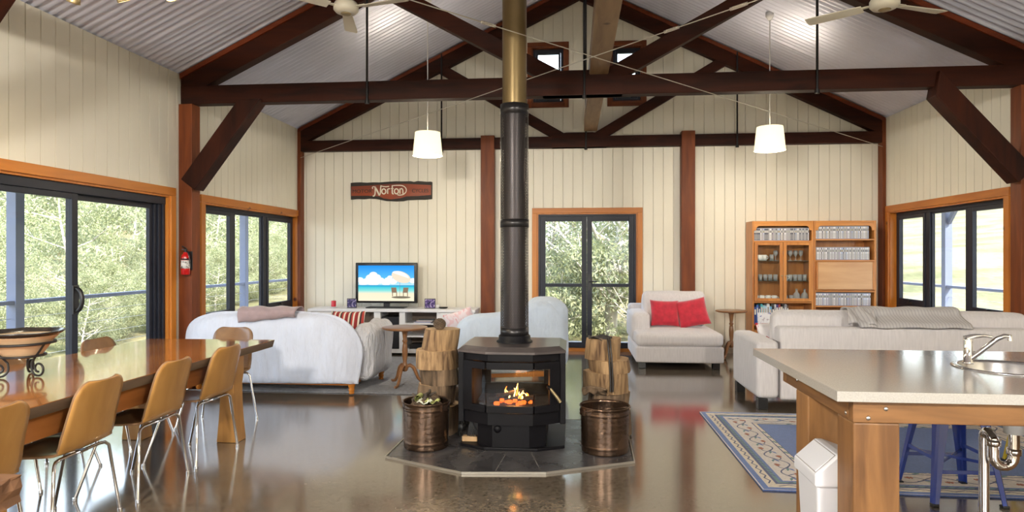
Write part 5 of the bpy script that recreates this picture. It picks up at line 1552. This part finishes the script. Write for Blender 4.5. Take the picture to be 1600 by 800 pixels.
sk = thing('sink', 'round stainless sink set in the kitchen bench', 'sink', (KX0+SKX, KY0+SKY, KZ))
MB().lathe([(.245, .0008), (.248, .004), (.235, .008), (.215, .006), (.205, -.005), (.200, -.10), (.17, -.14), (.03, -.15), (.0, -.15)], 48, caps=False).build('bowl', M['stainless'], sk)
MB().lathe([(0, -.148), (.03, -.148), (.032, -.1465), (0, -.1465)], 20).build('drain', M['chrome'], sk)
tp = thing('tap', 'chrome mixer tap with raised spout beside the round sink', 'tap', (2.02, 3.52, KZ+.006))
MB().lathe([(0, 0), (.026, 0), (.026, .008), (.021, .012), (.021, .115), (.0205, .125), (.012, .134), (0, .136)], 24).build('tap_body', M['chrome'], tp)
MB().tube([(.012, -.01, .03), (.05, -.035, .075), (.10, -.065, .135), (.125, -.078, .152), (.145, -.088, .152), (.146, -.088, .13)], [.013, .013, .012, .012, .012, .012], 12).build('spout', M['chrome'], tp)
MB().tube([(-.012, .0, .126), (.03, .0, .140), (.075, .0, .143), (.115, .0, .137)], [.019, .013, .009, .007], 10).build('lever', M['chrome'], tp)
# waste trap
wp = thing('waste_trap', 'chrome curved waste pipe under the sink', 'pipe', (2.05, 3.22, 0))
MB().lathe([(0, .66), (.04, .66), (.045, .72), (.045, .775), (0, .775)], 20, c=(.0, 0, 0)).build('white_collar', M['white'], wp, label='white plastic collar above the trap')
pts = [(0, 0, .66), (0, 0, .55)] + [(-.045+.045*math.cos(math.radians(-a)), 0, .55+.045*math.sin(math.radians(-a))) for a in range(20, 181, 20)] + [(-.09, 0, .60)] + [(-.09-.0, -.0+.0, .62)]
MB().tube(pts, .0225, 12).build('trap_bend', M['chrome'], wp)
pts = [(-.09, 0, .62)] + [(-.09, .035-.035*math.cos(math.radians(a)), .62+.035*math.sin(math.radians(a))) for a in range(20, 181, 20)] + [(-.09, .07, .55), (-.09, .07, .002)]
MB().tube(pts, .0225, 12).build('down_pipe', M['chrome'], wp)
MB().lathe([(.0, .60), (.030, .60), (.030, .63), (0, .63)], 12, c=(-.09, 0, 0)).build('union_nut', M['chrome'], wp)
MB().lathe([(.0, .56), (.030, .56), (.030, .59), (0, .59)], 12).build('union_nut', M['chrome'], wp)

# swing-top bin
bn = thing('waste_bin', 'white swing top bin standing against the kitchen bench legs', 'bin', (1.205, 3.135, 0))
M['binw'] = mat('white_plastic', (.66, .67, .73), .35)
b = MB(); q = []
for z, k in ((.001, .80), (.47, .955)): q += [(-.122*k,-.135*k,z),(.122*k,-.135*k,z),(.122*k,.135*k,z),(-.122*k,.135*k,z)]
b.add(q, [(0,3,2,1),(4,5,6,7),(0,1,5,4),(1,2,6,5),(2,3,7,6),(3,0,4,7)]); b.build('bin_body', M['binw'], bn, bevel=.012)
hd = MB(); PX = [(-.128, .455), (.128, .455), (.128, .555), (.0, .600), (-.03, .602), (-.128, .512)]
hd.prism(PX, -.142, .142, 'y'); ho = hd.build('lid_hood', M['binw'], bn, bevel=.009, fixn=True)
a0, a1 = Vector((-.03, 0, .602)), Vector((-.128, 0, .512)); sl_ = (a1-a0); Lh = sl_.length; sl_.normalize(); up = Vector((sl_.z, 0, -sl_.x)); up = up if up.z > 0 else -up
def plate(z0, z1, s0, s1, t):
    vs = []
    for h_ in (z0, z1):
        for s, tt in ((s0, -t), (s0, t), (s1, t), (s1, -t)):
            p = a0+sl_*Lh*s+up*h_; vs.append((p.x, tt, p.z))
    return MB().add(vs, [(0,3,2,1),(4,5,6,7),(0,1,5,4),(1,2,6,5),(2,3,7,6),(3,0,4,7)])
plate(.0002, .0012, .055, .945, .128).build('flap_gap_shadow', M['linen_seam_and_gap_shadow'], ho, fixn=True)  # dark plate imitating the shadow in the gap round the flap
plate(.0006, .0045, .085, .915, .1235).build('swing_flap', M['binw'], ho, bevel=.0015, fixn=True)
MB().box(-.016, .016, -.010, .010, 0, .003, mat=tr(.055, .015, .5825) @ rot('Y', 19)).build('red_mark', M['red'], ho, label='small red mark on the lid')

# metal stools
def stool(label, loc, rz, m):
    root = thing('bar_stool', label, 'stool', loc, rz, 'metal bar stools by the bench')
    H, B, Tt = .66, .215, .135
    MB().softbox(-.15, .15, -.15, .15, H-.025, H, .012, 5, (0,0,-.004)).build('seat', m, root)
    sk_ = MB(); sk_.add([(-.15,-.15,H-.024),(.15,-.15,H-.024),(.15,.15,H-.024),(-.15,.15,H-.024),(-.158,-.158,H-.07),(.158,-.158,H-.07),(.158,.158,H-.07),(-.158,.158,H-.07)], [(0,4,5,1),(1,5,6,2),(2,6,7,3),(3,7,4,0)]); sk_.build('seat_skirt', m, root)
    for sx in (-1, 1):
        for sy in (-1, 1):
            lg_ = MB(); rings = []
            for q, wd in ((0, .034), (.12, .038), (.30, .042), (.55, .052), (1, .078)):
                z = .012+(H-.03-.012)*q; r = B+(Tt-B)*q
                cx, cy = sx*r, sy*r
                # folded sheet leg: an L with a chamfered outer corner
                o = [(cx, cy-sy*wd), (cx, cy-sy*.012), (cx-sx*.012, cy), (cx-sx*wd, cy), (cx-sx*wd, cy-sy*.006), (cx-sx*.014, cy-sy*.006), (cx-sx*.006, cy-sy*.014), (cx-sx*.006, cy-sy*wd)]
                rings.append([(x, y, z) for x, y in o])
            vs = [p_ for r in rings for p_ in r]; fs = [tuple(range(8)), tuple(range(39, 31, -1))]
            for j in range(4):
                for i in range(8): fs.append((8*j+i, 8*j+(i+1) % 8, 8*j+8+(i+1) % 8, 8*j+8+i))
            lg_.add(vs, fs); lo = lg_.build('leg', m, root, fixn=True)
            MB().softbox(sx*(B-.017)-.02, sx*(B-.017)+.02, sy*(B-.017)-.02, sy*(B-.017)+.02, .0005, .018, .005, 2).build('rubber_foot', M['black'], lo)
    def rr(z): return B+(Tt-B)*((z-.012)/(H-.042))-.008
    for k in range(4):
        z = .20 if k % 2 == 0 else .27
        r = rr(z); c_ = [(-r,-r),(r,-r),(r,r),(-r,r)]; a, b = c_[k], c_[(k+1) % 4]
        MB().beam((*a, z), (*b, z), .006, .022).build('stretcher', m, root)
    x_ = MB(); r = rr(.235); x_.beam((-r,-r,.235), (r,r,.235), .006, .018); x_.beam((-r,r,.243), (r,-r,.243), .006, .018); x_.build('cross_brace', m, root)
    return root
M['blue'] = mat('blue_enamel', (.035, .07, .36), .25, coat=.4)
M['yellow'] = mat('yellow_enamel', (.70, .50, .02), .3, coat=.4)
st_b = stool('blue metal stool standing on the patterned rug behind the bench', (2.335, 4.26, .0), 0.02, M['blue'])
stool('yellow metal stool further right than the blue stool, mostly hidden', (3.31, 4.78, .0115), .05, M['yellow'])

# ---------------------------------------------------------------- ceiling fans, pendants, spots, extinguisher
def fan(label, x, y, z, ang):
    root = thing('ceiling_fan', label, 'ceiling fan', (x, y, z), ang, 'cream ceiling fans')
    zt = roof_z(x)-z
    MB().lathe([(0, -.045), (.055, -.045), (.095, -.035), (.115, -.012), (.115, .03), (.10, .055), (.04, .075), (0, .078)], 32).build('motor', M['cream_fan'], root)
    MB().lathe([(0, -.055), (.04, -.055), (.05, -.046), (0, -.044)], 20).build('cap', M['brass'], root)
    MB().cyl((0,0,.07), (0,0,zt-.05), .0125, n=10).build('down_rod', M['cream_fan'], root)
    MB().lathe([(0, zt-.10), (.03, zt-.10), (.06, zt-.04), (.06, zt+.005), (0, zt+.005)], 20).build('ceiling_cup', M['cream_fan'], root)
    for k in range(3):
        a = 2*PI*k/3; R = rot('Z', math.degrees(a))
        mb = MB(); vs = []; n = 10
        for t in (0, 1):
            for i in range(n+1):
                q = i/n; x_ = .17+.46*q; w = .05+.016*q
                if q > .9: w *= .86
                tw = .22*(1-.3*q)
                for s in (-1, 1): vs.append((x_, s*w, .005+s*w*tw-.004*t*2))
        m = 2*(n+1); fs = []
        for i in range(n): fs += [(2*i, 2*i+1, 2*i+3, 2*i+2), (m+2*i+2, m+2*i+3, m+2*i+1, m+2*i), (2*i, 2*i+2, m+2*i+2, m+2*i), (2*i+3, 2*i+1, m+2*i+1, m+2*i+3)]
        fs += [(1, 0, m, m+1), (2*n, 2*n+1, m+2*n+1, m+2*n)]
        mb.add(vs, fs, mat=R); bl = mb.build('blade', M['cream_fan'], root, bevel=.002)
        ir = MB(); ir.box(.085, .21, -.022, .022, .006, .012, mat=R); ir.build('blade_iron', M['cream_fan'], bl)
fan('cream ceiling fan over the dining side of the room', -2.10, 5.85, 3.79, math.radians(105))
fan('cream ceiling fan over the kitchen side of the room', 2.62, 5.72, 3.61, math.radians(22))

M['shade'] = emis('lit_linen_shade', (1.0, .90, .66), .9)
m, t, b, out = nt('linen_shade'); b.inputs['Base Color'].default_value = (.80,.74,.58,1); b.inputs['Roughness'].default_value = .9
b.inputs['Emission Color'].default_value = (1.0,.86,.55,1); b.inputs['Emission Strength'].default_value = .95
M['shade'] = m
def pendant(label, x, y, zb):
    root = thing('pendant_lamp', label, 'pendant lamp', (x, y, zb), 0, 'white drum pendants'); h = .30
    zt = roof_z(x)-zb
    MB().lathe([(.19, 0), (.16, h), (.157, h), (.187, 0), (.19, 0)], 40, caps=False).build('lamp_shade', M['shade'], root)
    sp_ = MB()
    for q in range(3): a = 2*PI*q/3; sp_.cyl((0,0,h-.02), (.157*math.cos(a), .157*math.sin(a), h-.012), .003, n=5)
    sp_.build('shade_spider', M['white'], root)
    MB().cyl((0,0,h-.01), (0,0,zt-.02), .006, n=6).build('cord', M['white'], root)
    MB().lathe([(0, zt-.07), (.02, zt-.07), (.05, zt-.02), (.05, zt+.03), (0, zt+.03)], 20).build('ceiling_rose', M['white'], root)
    MB().lathe([(0, .10), (.02, .105), (.032, .135), (.028, .165), (.016, .19), (.016, .22), (0, .22)], 16).build('bulb', emis('lamp_bulb', (1.0,.88,.62), 14), root)
    MB().cyl((0,0,.19), (0,0,h-.012), .018, n=10).build('lamp_holder', M['white'], root)
    L = bpy.data.lights.new('pendant_light', 'POINT'); L.energy = 64; L.color = (1, .86, .66); L.shadow_soft_size = .13
    lo = bpy.data.objects.new('pendant_light', L); link(lo); lo.location = (x, y, zb+.03)
pendant('white drum pendant on the television side', -1.85, 8.15, 2.77)
pendant('white drum pendant on the bookcase side', 2.50, 8.50, 2.83)

def spot(label, x, aim):
    root = thing('spotlight', label, 'spotlight', (x, T0-.02, 3.19), 0, 'spotlights under the front tie beam')
    MB().lathe([(0, -.022), (.03, -.022), (.035, -.001), (0, -.001)], 18).build('mount', M['brass'], root)
    MB().cyl((0,0,-.02), (0,0,-.075), .006, n=8).build('stem', M['brass'], root)
    R = tr(0, 0, -.10) @ rot('Z', aim) @ rot('X', 28)
    MB().lathe([(.018, .035), (.030, .02), (.036, -.035), (.038, -.045), (.034, -.045)], 20, mat=R, caps=False).build('head', M['brass'], root)
    MB().lathe([(0, -.038), (.033, -.038), (.033, -.036), (0, -.030)], 18, mat=R).build('lens', emis('halogen_lens', (1.0, .84, .55), 30), root)
    L = bpy.data.lights.new('halogen_light', 'SPOT'); L.energy = 45; L.color = (1, .84, .58); L.shadow_soft_size = .04; L.spot_size = math.radians(120); L.spot_blend = .8
    lo = bpy.data.objects.new('halogen_light', L); link(lo); lo.matrix_world = tr(x, T0-.02, 3.19) @ R @ tr(0, 0, -.06)
spot('spotlight furthest from the flue, facing the sliding door', -3.05, 60)
spot('middle spotlight of the three under the front tie beam', -2.75, -20)
spot('spotlight nearest the flue under the front tie beam', -2.44, -100)

ex = thing('fire_extinguisher', 'small red fire extinguisher on the timber post by the sliding door', 'fire extinguisher', (XL+.12, T1-.137, 1.28))
M['ext_red'] = mat('extinguisher_red', (.52, .012, .012), .25, coat=.4)
MB().lathe([(0, 0), (.042, .0), (.047, .008), (.047, .19), (.042, .215), (.022, .235), (.018, .25), (0, .25)], 28).build('cylinder', M['ext_red'], ex)
MB().lathe([(.0475, .07), (.0478, .07), (.0478, .16), (.0475, .16)], 28, caps=False).build('instruction_label', blotch('extinguisher_label', (.72,.70,.68), (.18,.16,.16), 26, .55, .6), ex)
v = MB(); v.cyl((0,0,.245), (0,0,.275), .013, n=10); v.box(-.012, .012, -.055, .02, .275, .285); v.beam((0, .01, .29), (0, -.06, .315), .018, .008, (0,0,1)); v.build('valve_lever', M['black'], ex)
MB().tube([(.012, -.01, .262), (.04, -.02, .25), (.057, -.02, .20), (.057, -.015, .12)], .006, 7).build('hose', M['black'], ex)
bk_ = MB(); bk_.box(-.05, .05, .047, .056, .05, .26); bk_.lathe([(.0485, .165), (.051, .165), (.051, .18), (.0485, .18)], 24, caps=False); bk_.build('bracket', M['black'], ex)
# ---------------------------------------------------------------- outside
def ground_z(x, y):
    z = -.45
    if x < -9: z += (-9-x)*.10
    if x > 9: z += (x-9)*.10
    if y > 13: z += (y-13)*.055
    return z + .35*noise.noise(Vector((x*.07, y*.07, 0)))*min(1, max(0, max(abs(x)-9, y-13)/6))
def grass_mat():
    m, t, b, out = nt('dry_grass')
    n = noise_node(t, .35, (1,1,1), 6, .5); n2 = noise_node(t, 9, (1,.25,1), 4)
    r = ramp(t, n.outputs['Fac'], [(.30, (.11,.11,.045)), (.52, (.21,.18,.095)), (.72, (.27,.215,.13))])
    r2 = ramp(t, n2.outputs['Fac'], [(.3, (.72,.72,.7)), (.7, (1.1,1.1,1.1))])
    mm = t.nodes.new('ShaderNodeMix'); mm.data_type = 'RGBA'; mm.blend_type = 'MULTIPLY'; mm.inputs[0].default_value = 1
    t.links.new(r.outputs[0], mm.inputs[6]); t.links.new(r2.outputs[0], mm.inputs[7]); t.links.new(mm.outputs[2], b.inputs['Base Color']); b.inputs['Roughness'].default_value = 1; b.inputs['Specular IOR Level'].default_value = .1
    return m
g = MB(); g.grid(lambda u, v: (-70+160*u, -14+130*v, ground_z(-70+160*u, -14+130*v)), 80, 65)
go = g.build('terrain', grass_mat()); struct(go, 'dry grassy hillside round the house')

def leaf_mat(name, a, b_):
    m = bpy.data.materials.new(name); m.use_nodes = True; t = m.node_tree; t.nodes.clear()
    out = t.nodes.new('ShaderNodeOutputMaterial'); d = t.nodes.new('ShaderNodeBsdfDiffuse'); tl = t.nodes.new('ShaderNodeBsdfTranslucent'); mx = t.nodes.new('ShaderNodeMixShader'); mx.inputs[0].default_value = .38
    n = noise_node(t, 1.6, (1,1,1), 3); r = ramp(t, n.outputs['Fac'], [(.35, a), (.65, b_)])
    t.links.new(r.outputs[0], d.inputs[0]); t.links.new(r.outputs[0], tl.inputs[0]); t.links.new(d.outputs[0], mx.inputs[1]); t.links.new(tl.outputs[0], mx.inputs[2]); t.links.new(mx.outputs[0], out.inputs[0])
    return m
LEAF = [leaf_mat('olive_leaf', (.15,.165,.075), (.38,.39,.22)), leaf_mat('grey_leaf', (.11,.13,.075), (.32,.34,.23)), leaf_mat('pale_leaf', (.19,.205,.09), (.47,.47,.28))]
M['gum_bark'] = mat('gum_bark', (.62,.54,.45), .8, var=.3, scale=3, stretch=(1,1,.4))
def make_tree(label, seed, H, R, base, nclump, nleaf, leaf, ls, trunk_r, cat, name, group, lean=0.0, bare=0):
    rr_ = random.Random(seed)
    root = thing(name, label, cat, (0,0,0), 0, group)
    tb_ = MB(); top = Vector((lean*H, lean*.5*H, H*.8))
    def bend(q): return Vector((top.x*q+.12*H*.3*math.sin(q*4+seed), top.y*q+.1*H*.25*math.sin(q*3+seed*2), top.z*q))
    tb_.tube([bend(i/9)-Vector((0,0,.3*(i == 0))) for i in range(10)], [trunk_r*(1-.8*i/9) for i in range(10)], 8)
    tips = []
    for k in range(12+bare):
        q = rr_.uniform(.12 if base < .2 else .3, .9); s = bend(q); a = rr_.uniform(0, 2*PI); L = R*rr_.uniform(.6, 1.1)
        d = Vector((math.cos(a)*L, math.sin(a)*L, L*rr_.uniform(.2, .9)))
        P = [s, s+d*.35+Vector((0,0,-.05*L)), s+d*.7+Vector((rr_.uniform(-.1,.1)*L, rr_.uniform(-.1,.1)*L, 0)), s+d]
        r0 = trunk_r*(1-.8*q)*.55
        tb_.tube(P, [r0, r0*.7, r0*.45, r0*.15], 5); tips.append(s+d)
        for z in range(2):
            e = P[1+z]+Vector((rr_.uniform(-1,1), rr_.uniform(-1,1), rr_.uniform(-.2,.8)))*R*.3
            tb_.tube([P[1+z], (P[1+z]+e)/2+Vector((0,0,.05)), e], [r0*.4, r0*.25, r0*.08], 4)
    tb_.build('trunk', M['gum_bark'], root)
    vs = []; fs = []
    for c in range(nclump):
        if c < len(tips)-bare: cc_ = tips[c]
        else:
            a = rr_.uniform(0, 2*PI); q = rr_.random()**.5; zq = rr_.random()
            prof = math.sin(PI*min(1, max(.02, zq*.86+.14)))**.6
            cc_ = Vector((math.cos(a)*R*q*prof, math.sin(a)*R*q*prof, base*H+(1-base)*H*zq)) + bend(min(.9, zq))*.6*Vector((1,1,0)).length/1.414*0 + Vector((bend(zq*.8).x, bend(zq*.8).y, 0))
        cr = R*rr_.uniform(.20, .36)
        for l in range(nleaf):
            while True:
                p = Vector((rr_.uniform(-1,1), rr_.uniform(-1,1), rr_.uniform(-1,1)))
                if p.length < 1: break
            p = cc_ + Vector((p.x*cr, p.y*cr, p.z*cr*.75))
            if p.z < .05: p.z = .05+rr_.random()*.3
            # drooping lance leaves
            d = Vector((rr_.gauss(0,.6), rr_.gauss(0,.6), rr_.gauss(-.5,.5))).normalized(); w = d.orthogonal().normalized()
            w.rotate(Matrix.Rotation(rr_.uniform(0, 2*PI), 3, d)); L = ls*rr_.uniform(.7, 1.3)
            b0 = len(vs)
            vs += [p, p+d*L*.45+w*L*.16, p+d*L, p+d*L*.45-w*L*.16]; fs.append((b0, b0+1, b0+2, b0+3))
    mb = MB(); mb.add(vs, fs); fo = mb.build('foliage', LEAF[leaf], root); fo['kind'] = 'stuff'
    return root
def plant(root, spots, lab):
    for i, (x, y, s, a) in enumerate(spots):
        o = root if i == 0 else dup(root)
        o.location = (x, y, ground_z(x, y)); o.scale = (s, s, s); o.rotation_euler = (0, 0, a)
        o['label'] = lab
w1 = make_tree('w', 1, 3.9, 2.1, .02, 62, 230, 2, .105, .06, 'tree', 'bushy_tree', 'bushy trees beyond the left verandah')
plant(w1, [(-12.2, 14.6, 1, .3), (-13.4, 18.6, 1.1, 2.1), (-13.0, 22.6, 1.0, 4.0), (-14.5, 26.8, 1.2, 5.2), (-15.2, 31.6, 1.25, 1.2), (-11.6, 12.0, .55, 2.0), (-12.4, 25.0, .6, .5), (-11.9, 17.0, .5, 3.3), (-10.2, 10.6, .42, 1), (-10.3, 13.2, .4, 2.6), (-10.6, 15.9, .42, 4.1), (-10.4, 18.9, .45, 5.5), (-10.8, 21.9, .48, .3), (-11.2, 28.5, .55, 1.4), (-11.6, 32, .6, 3.1), (-16, 37, 1.3, .2)] + [(-9.5-.02*k*k*.6-.4*(k % 2), 9.2+1.35*k, .36+.012*k, 1.7*k) for k in range(16)], 'pale olive bushy tree growing beyond the left verandah rail')
w2 = make_tree('w', 5, 4.6, 3.0, .06, 80, 200, 0, .15, .12, 'tree', 'gum_tree', 'tall gum trees up the slope on the left', lean=.06, bare=6)
plant(w2, [(-19.5, 19.5, 1, .2), (-21.5, 26, 1.1, 2.4), (-22.0, 33, 1.05, 4.4), (-24.5, 40, 1.15, 1.0), (-26, 48, 1.2, 3.0), (-20.5, 14.0, 1.0, 5.0), (-29, 30, 1.4, .8), (-30, 42, 1.4, 2.2), (-33, 54, 1.5, 4.0)], 'tall olive gum tree on the slope behind the bushy trees')
w3 = make_tree('w', 11, 5.3, 2.0, .10, 46, 170, 1, .12, .17, 'tree', 'gum_tree', 'grey green gum trees behind the glass double door', lean=-.05, bare=14)
plant(w3, [(1.05, 15.3, 1, 0.4), (-.9, 18.6, 1.0, 2.2), (.6, 22.0, 1.15, 4.1), (-2.4, 22.5, 1.1, 1.2), (3.4, 21.5, 1.1, 5.5), (-5.2, 20.5, 1.0, 3.2), (5.8, 24, 1.1, .5), (.4, 28, 1.4, 2.9), (-3.6, 29, 1.4, .1), (4.5, 30, 1.4, 1.9)], 'grey green gum tree with pale trunk standing behind the double door')
w4 = make_tree('w', 21, 1.9, 1.3, .0, 30, 110, 2, .11, .03, 'shrub', 'shrub', 'shrubs just outside the glass double door')
plant(w4, [(-.2, 14.6, 1, .1), (1.4, 14.2, 1.1, 2.0), (.5, 15.8, 1.3, 4.1), (-1.6, 15.4, 1.2, 1.0)], 'pale green shrub low outside the glass double door')
w5 = make_tree('w', 31, 8, 3.4, .2, 34, 80, 0, .40, .15, 'tree', 'hill_tree', 'trees along the top of the right hill')
plant(w5, [(42, 96, 1, .1), (50, 100, 1.1, 2), (57, 98, 1, 3), (64, 103, 1.2, 4), (36, 92, .8, 1.5)], 'distant tree on top of the grassy hill to the right')

# verandahs on both sides: deck, posts, rail, roof
M['deck'] = wood('deck_boards', (.20,.17,.15), (.34,.30,.27), 'y', .7)
for s, x in ((-1, -6.9), (1, 7.08)):
    w_ = XL-.15 if s < 0 else XR+.15
    struct(MB().box(min(x-s*-.12, w_), max(x+s*.12, w_), -2, 19, -.22, -.03).build('floor_verandah', M['deck']), 'timber verandah deck beyond the %s wall' % ('left' if s < 0 else 'right'))
    r_ = MB(); z0, z1 = 3.25, 2.66
    xa, xb = w_, x+s*.35
    r_.add([(xa,-2,z0),(xb,-2,z1),(xb,19,z1),(xa,19,z0),(xa,-2,z0+.05),(xb,-2,z1+.05),(xb,19,z1+.05),(xa,19,z0+.05)], [(0,3,2,1),(4,5,6,7),(0,1,5,4),(1,2,6,5),(2,3,7,6),(3,0,4,7)])
    struct(r_.build('roof_verandah', M['roof_metal'], fixn=True), 'verandah roof beyond the %s wall' % ('left' if s < 0 else 'right'))
    ys = (7.43, 10.2, 13.05, 16.0, 18.9) if s < 0 else (7.2, 10.1, 13.0, 15.9, 18.8)
    for k, y in enumerate(ys):
        pr = thing('verandah_post', 'blue grey verandah post outside the %s' % (('sliding door', 'solid wall', 'left window', 'far end of the left window', 'far left corner')[k] if s < 0 else ('solid right wall', 'near end of the right window', 'right window', 'far end of the right window', 'far right corner')[k]), 'post', (x, y, -.03), 0, 'verandah posts')
        MB().box(-.065, .065, -.065, .065, .001, 2.66).build('shaft', M['alu2'], pr, bevel=.004)
        if s > 0: MB().beam((0, -.066, 2.15), (0, -.50, 2.62), .05, .09, (0, 0, 1)).build('bracket', M['alu2'], pr)
    rl = thing('verandah_rail', 'blue grey verandah rail outside the %s wall' % ('left' if s < 0 else 'right'), 'railing', (x, 8.5, 0))
    for (ya, yb_) in zip((-1.5,)+ys, ys):
        a = MB(); a.box(-.045, .045, ya-8.5+.066, yb_-8.5-.066, .885, .935); a.build('top_rail', M['alu2'], rl, bevel=.004)
    for k in range(4):
        for (ya, yb_) in zip((-1.5,)+ys, ys): MB().cyl((0, ya-8.5+.066, .2+.17*k), (0, yb_-8.5-.066, .2+.17*k), .004, n=5).build('wire', M['steel'], rl)
struct(MB().box(-4.4, 4.6, YB+.15, 11.6, -.3, -.03).build('floor_terrace', M['deck']), 'timber step outside the glass double door')

# unseen pendants added behind the viewer as fill light for the near half
def added_fill_pendant(label, x, y, zb, e):
    root = thing('pendant_lamp', label, 'pendant lamp', (x, y, zb), 0, 'added fill pendants'); h = .30; zt = roof_z(x)-zb
    MB().lathe([(.19, 0), (.16, h), (.157, h), (.187, 0), (.19, 0)], 40, caps=False).build('lamp_shade', M['shade'], root)
    MB().cyl((0,0,.2), (0,0,zt-.02), .006, n=6).build('cord', M['white'], root)
    L = bpy.data.lights.new('added_fill_light', 'SPOT'); L.energy = e; L.spot_size = math.radians(180); L.spot_blend = .12; L.color = (1, .93, .82); L.shadow_soft_size = .25
    lo = bpy.data.objects.new('added_fill_light', L); link(lo); lo.location = (x, y, zb-.02); lo.rotation_euler = (math.radians(12), 0, 0)
added_fill_pendant('unseen drum pendant added for fill light, left of the pair', -1.9, -.7, 3.1, 1000)
added_fill_pendant('unseen drum pendant added for fill light, right of the pair', 2.2, -.7, 3.1, 560)

# ---------------------------------------------------------------- light, sky, camera
S = bpy.data.lights.new('sun', 'SUN'); S.energy = 12.0; S.angle = math.radians(1.0); S.color = (1, .95, .86)
so_ = bpy.data.objects.new('sun', S); link(so_)
dirv = Vector((-.50, .52, -.80)).normalized()          # light travels to -X, +Y and down
so_.rotation_euler = dirv.to_track_quat('-Z', 'Y').to_euler()
w = bpy.data.worlds.new('sky'); scene.world = w; w.use_nodes = True; t = w.node_tree; t.nodes.clear()
out = t.nodes.new('ShaderNodeOutputWorld'); bg = t.nodes.new('ShaderNodeBackground'); tc = t.nodes.new('ShaderNodeTexCoord'); sx = t.nodes.new('ShaderNodeSeparateXYZ')
t.links.new(tc.outputs['Generated'], sx.inputs[0])
r = ramp(t, sx.outputs[2], [(0.0, (.86,.92,1.0)), (.25, (.74,.86,1.0)), (1.0, (.36,.56,1.0))])
t.links.new(r.outputs[0], bg.inputs[0]); bg.inputs[1].default_value = 5.0; t.links.new(bg.outputs[0], out.inputs[0])

L = bpy.data.lights.new('fire_light', 'POINT'); L.energy = 3; L.color = (1, .38, .10); L.shadow_soft_size = .05
lo = bpy.data.objects.new('fire_light', L); link(lo); lo.location = (hx, 5.08, HZ+.11)

cam = bpy.data.cameras.new('camera'); co = bpy.data.objects.new('camera', cam); link(co)
cam.sensor_width = 36; cam.lens = 36*1010/1600; cam.shift_y = .1/1600; cam.clip_start = .05; cam.clip_end = 500
co.location = (0, 0, 1.487); co.rotation_euler = (PI/2, 0, .0934)
scene.camera = co
vs_ = scene.view_settings
vs_.view_transform = 'Standard'; vs_.look = 'None'; vs_.gamma = 1.0; vs_.use_curve_mapping = False; vs_.exposure = 0.46
try:
    c_ = scene.cycles
    c_.use_denoising = True; c_.max_bounces = 10; c_.diffuse_bounces = 6; c_.glossy_bounces = 5; c_.transparent_max_bounces = 24; c_.transmission_bounces = 6
    c_.sample_clamp_indirect = 6.0; c_.caustics_reflective = False; c_.caustics_refractive = False
except Exception:
    pass
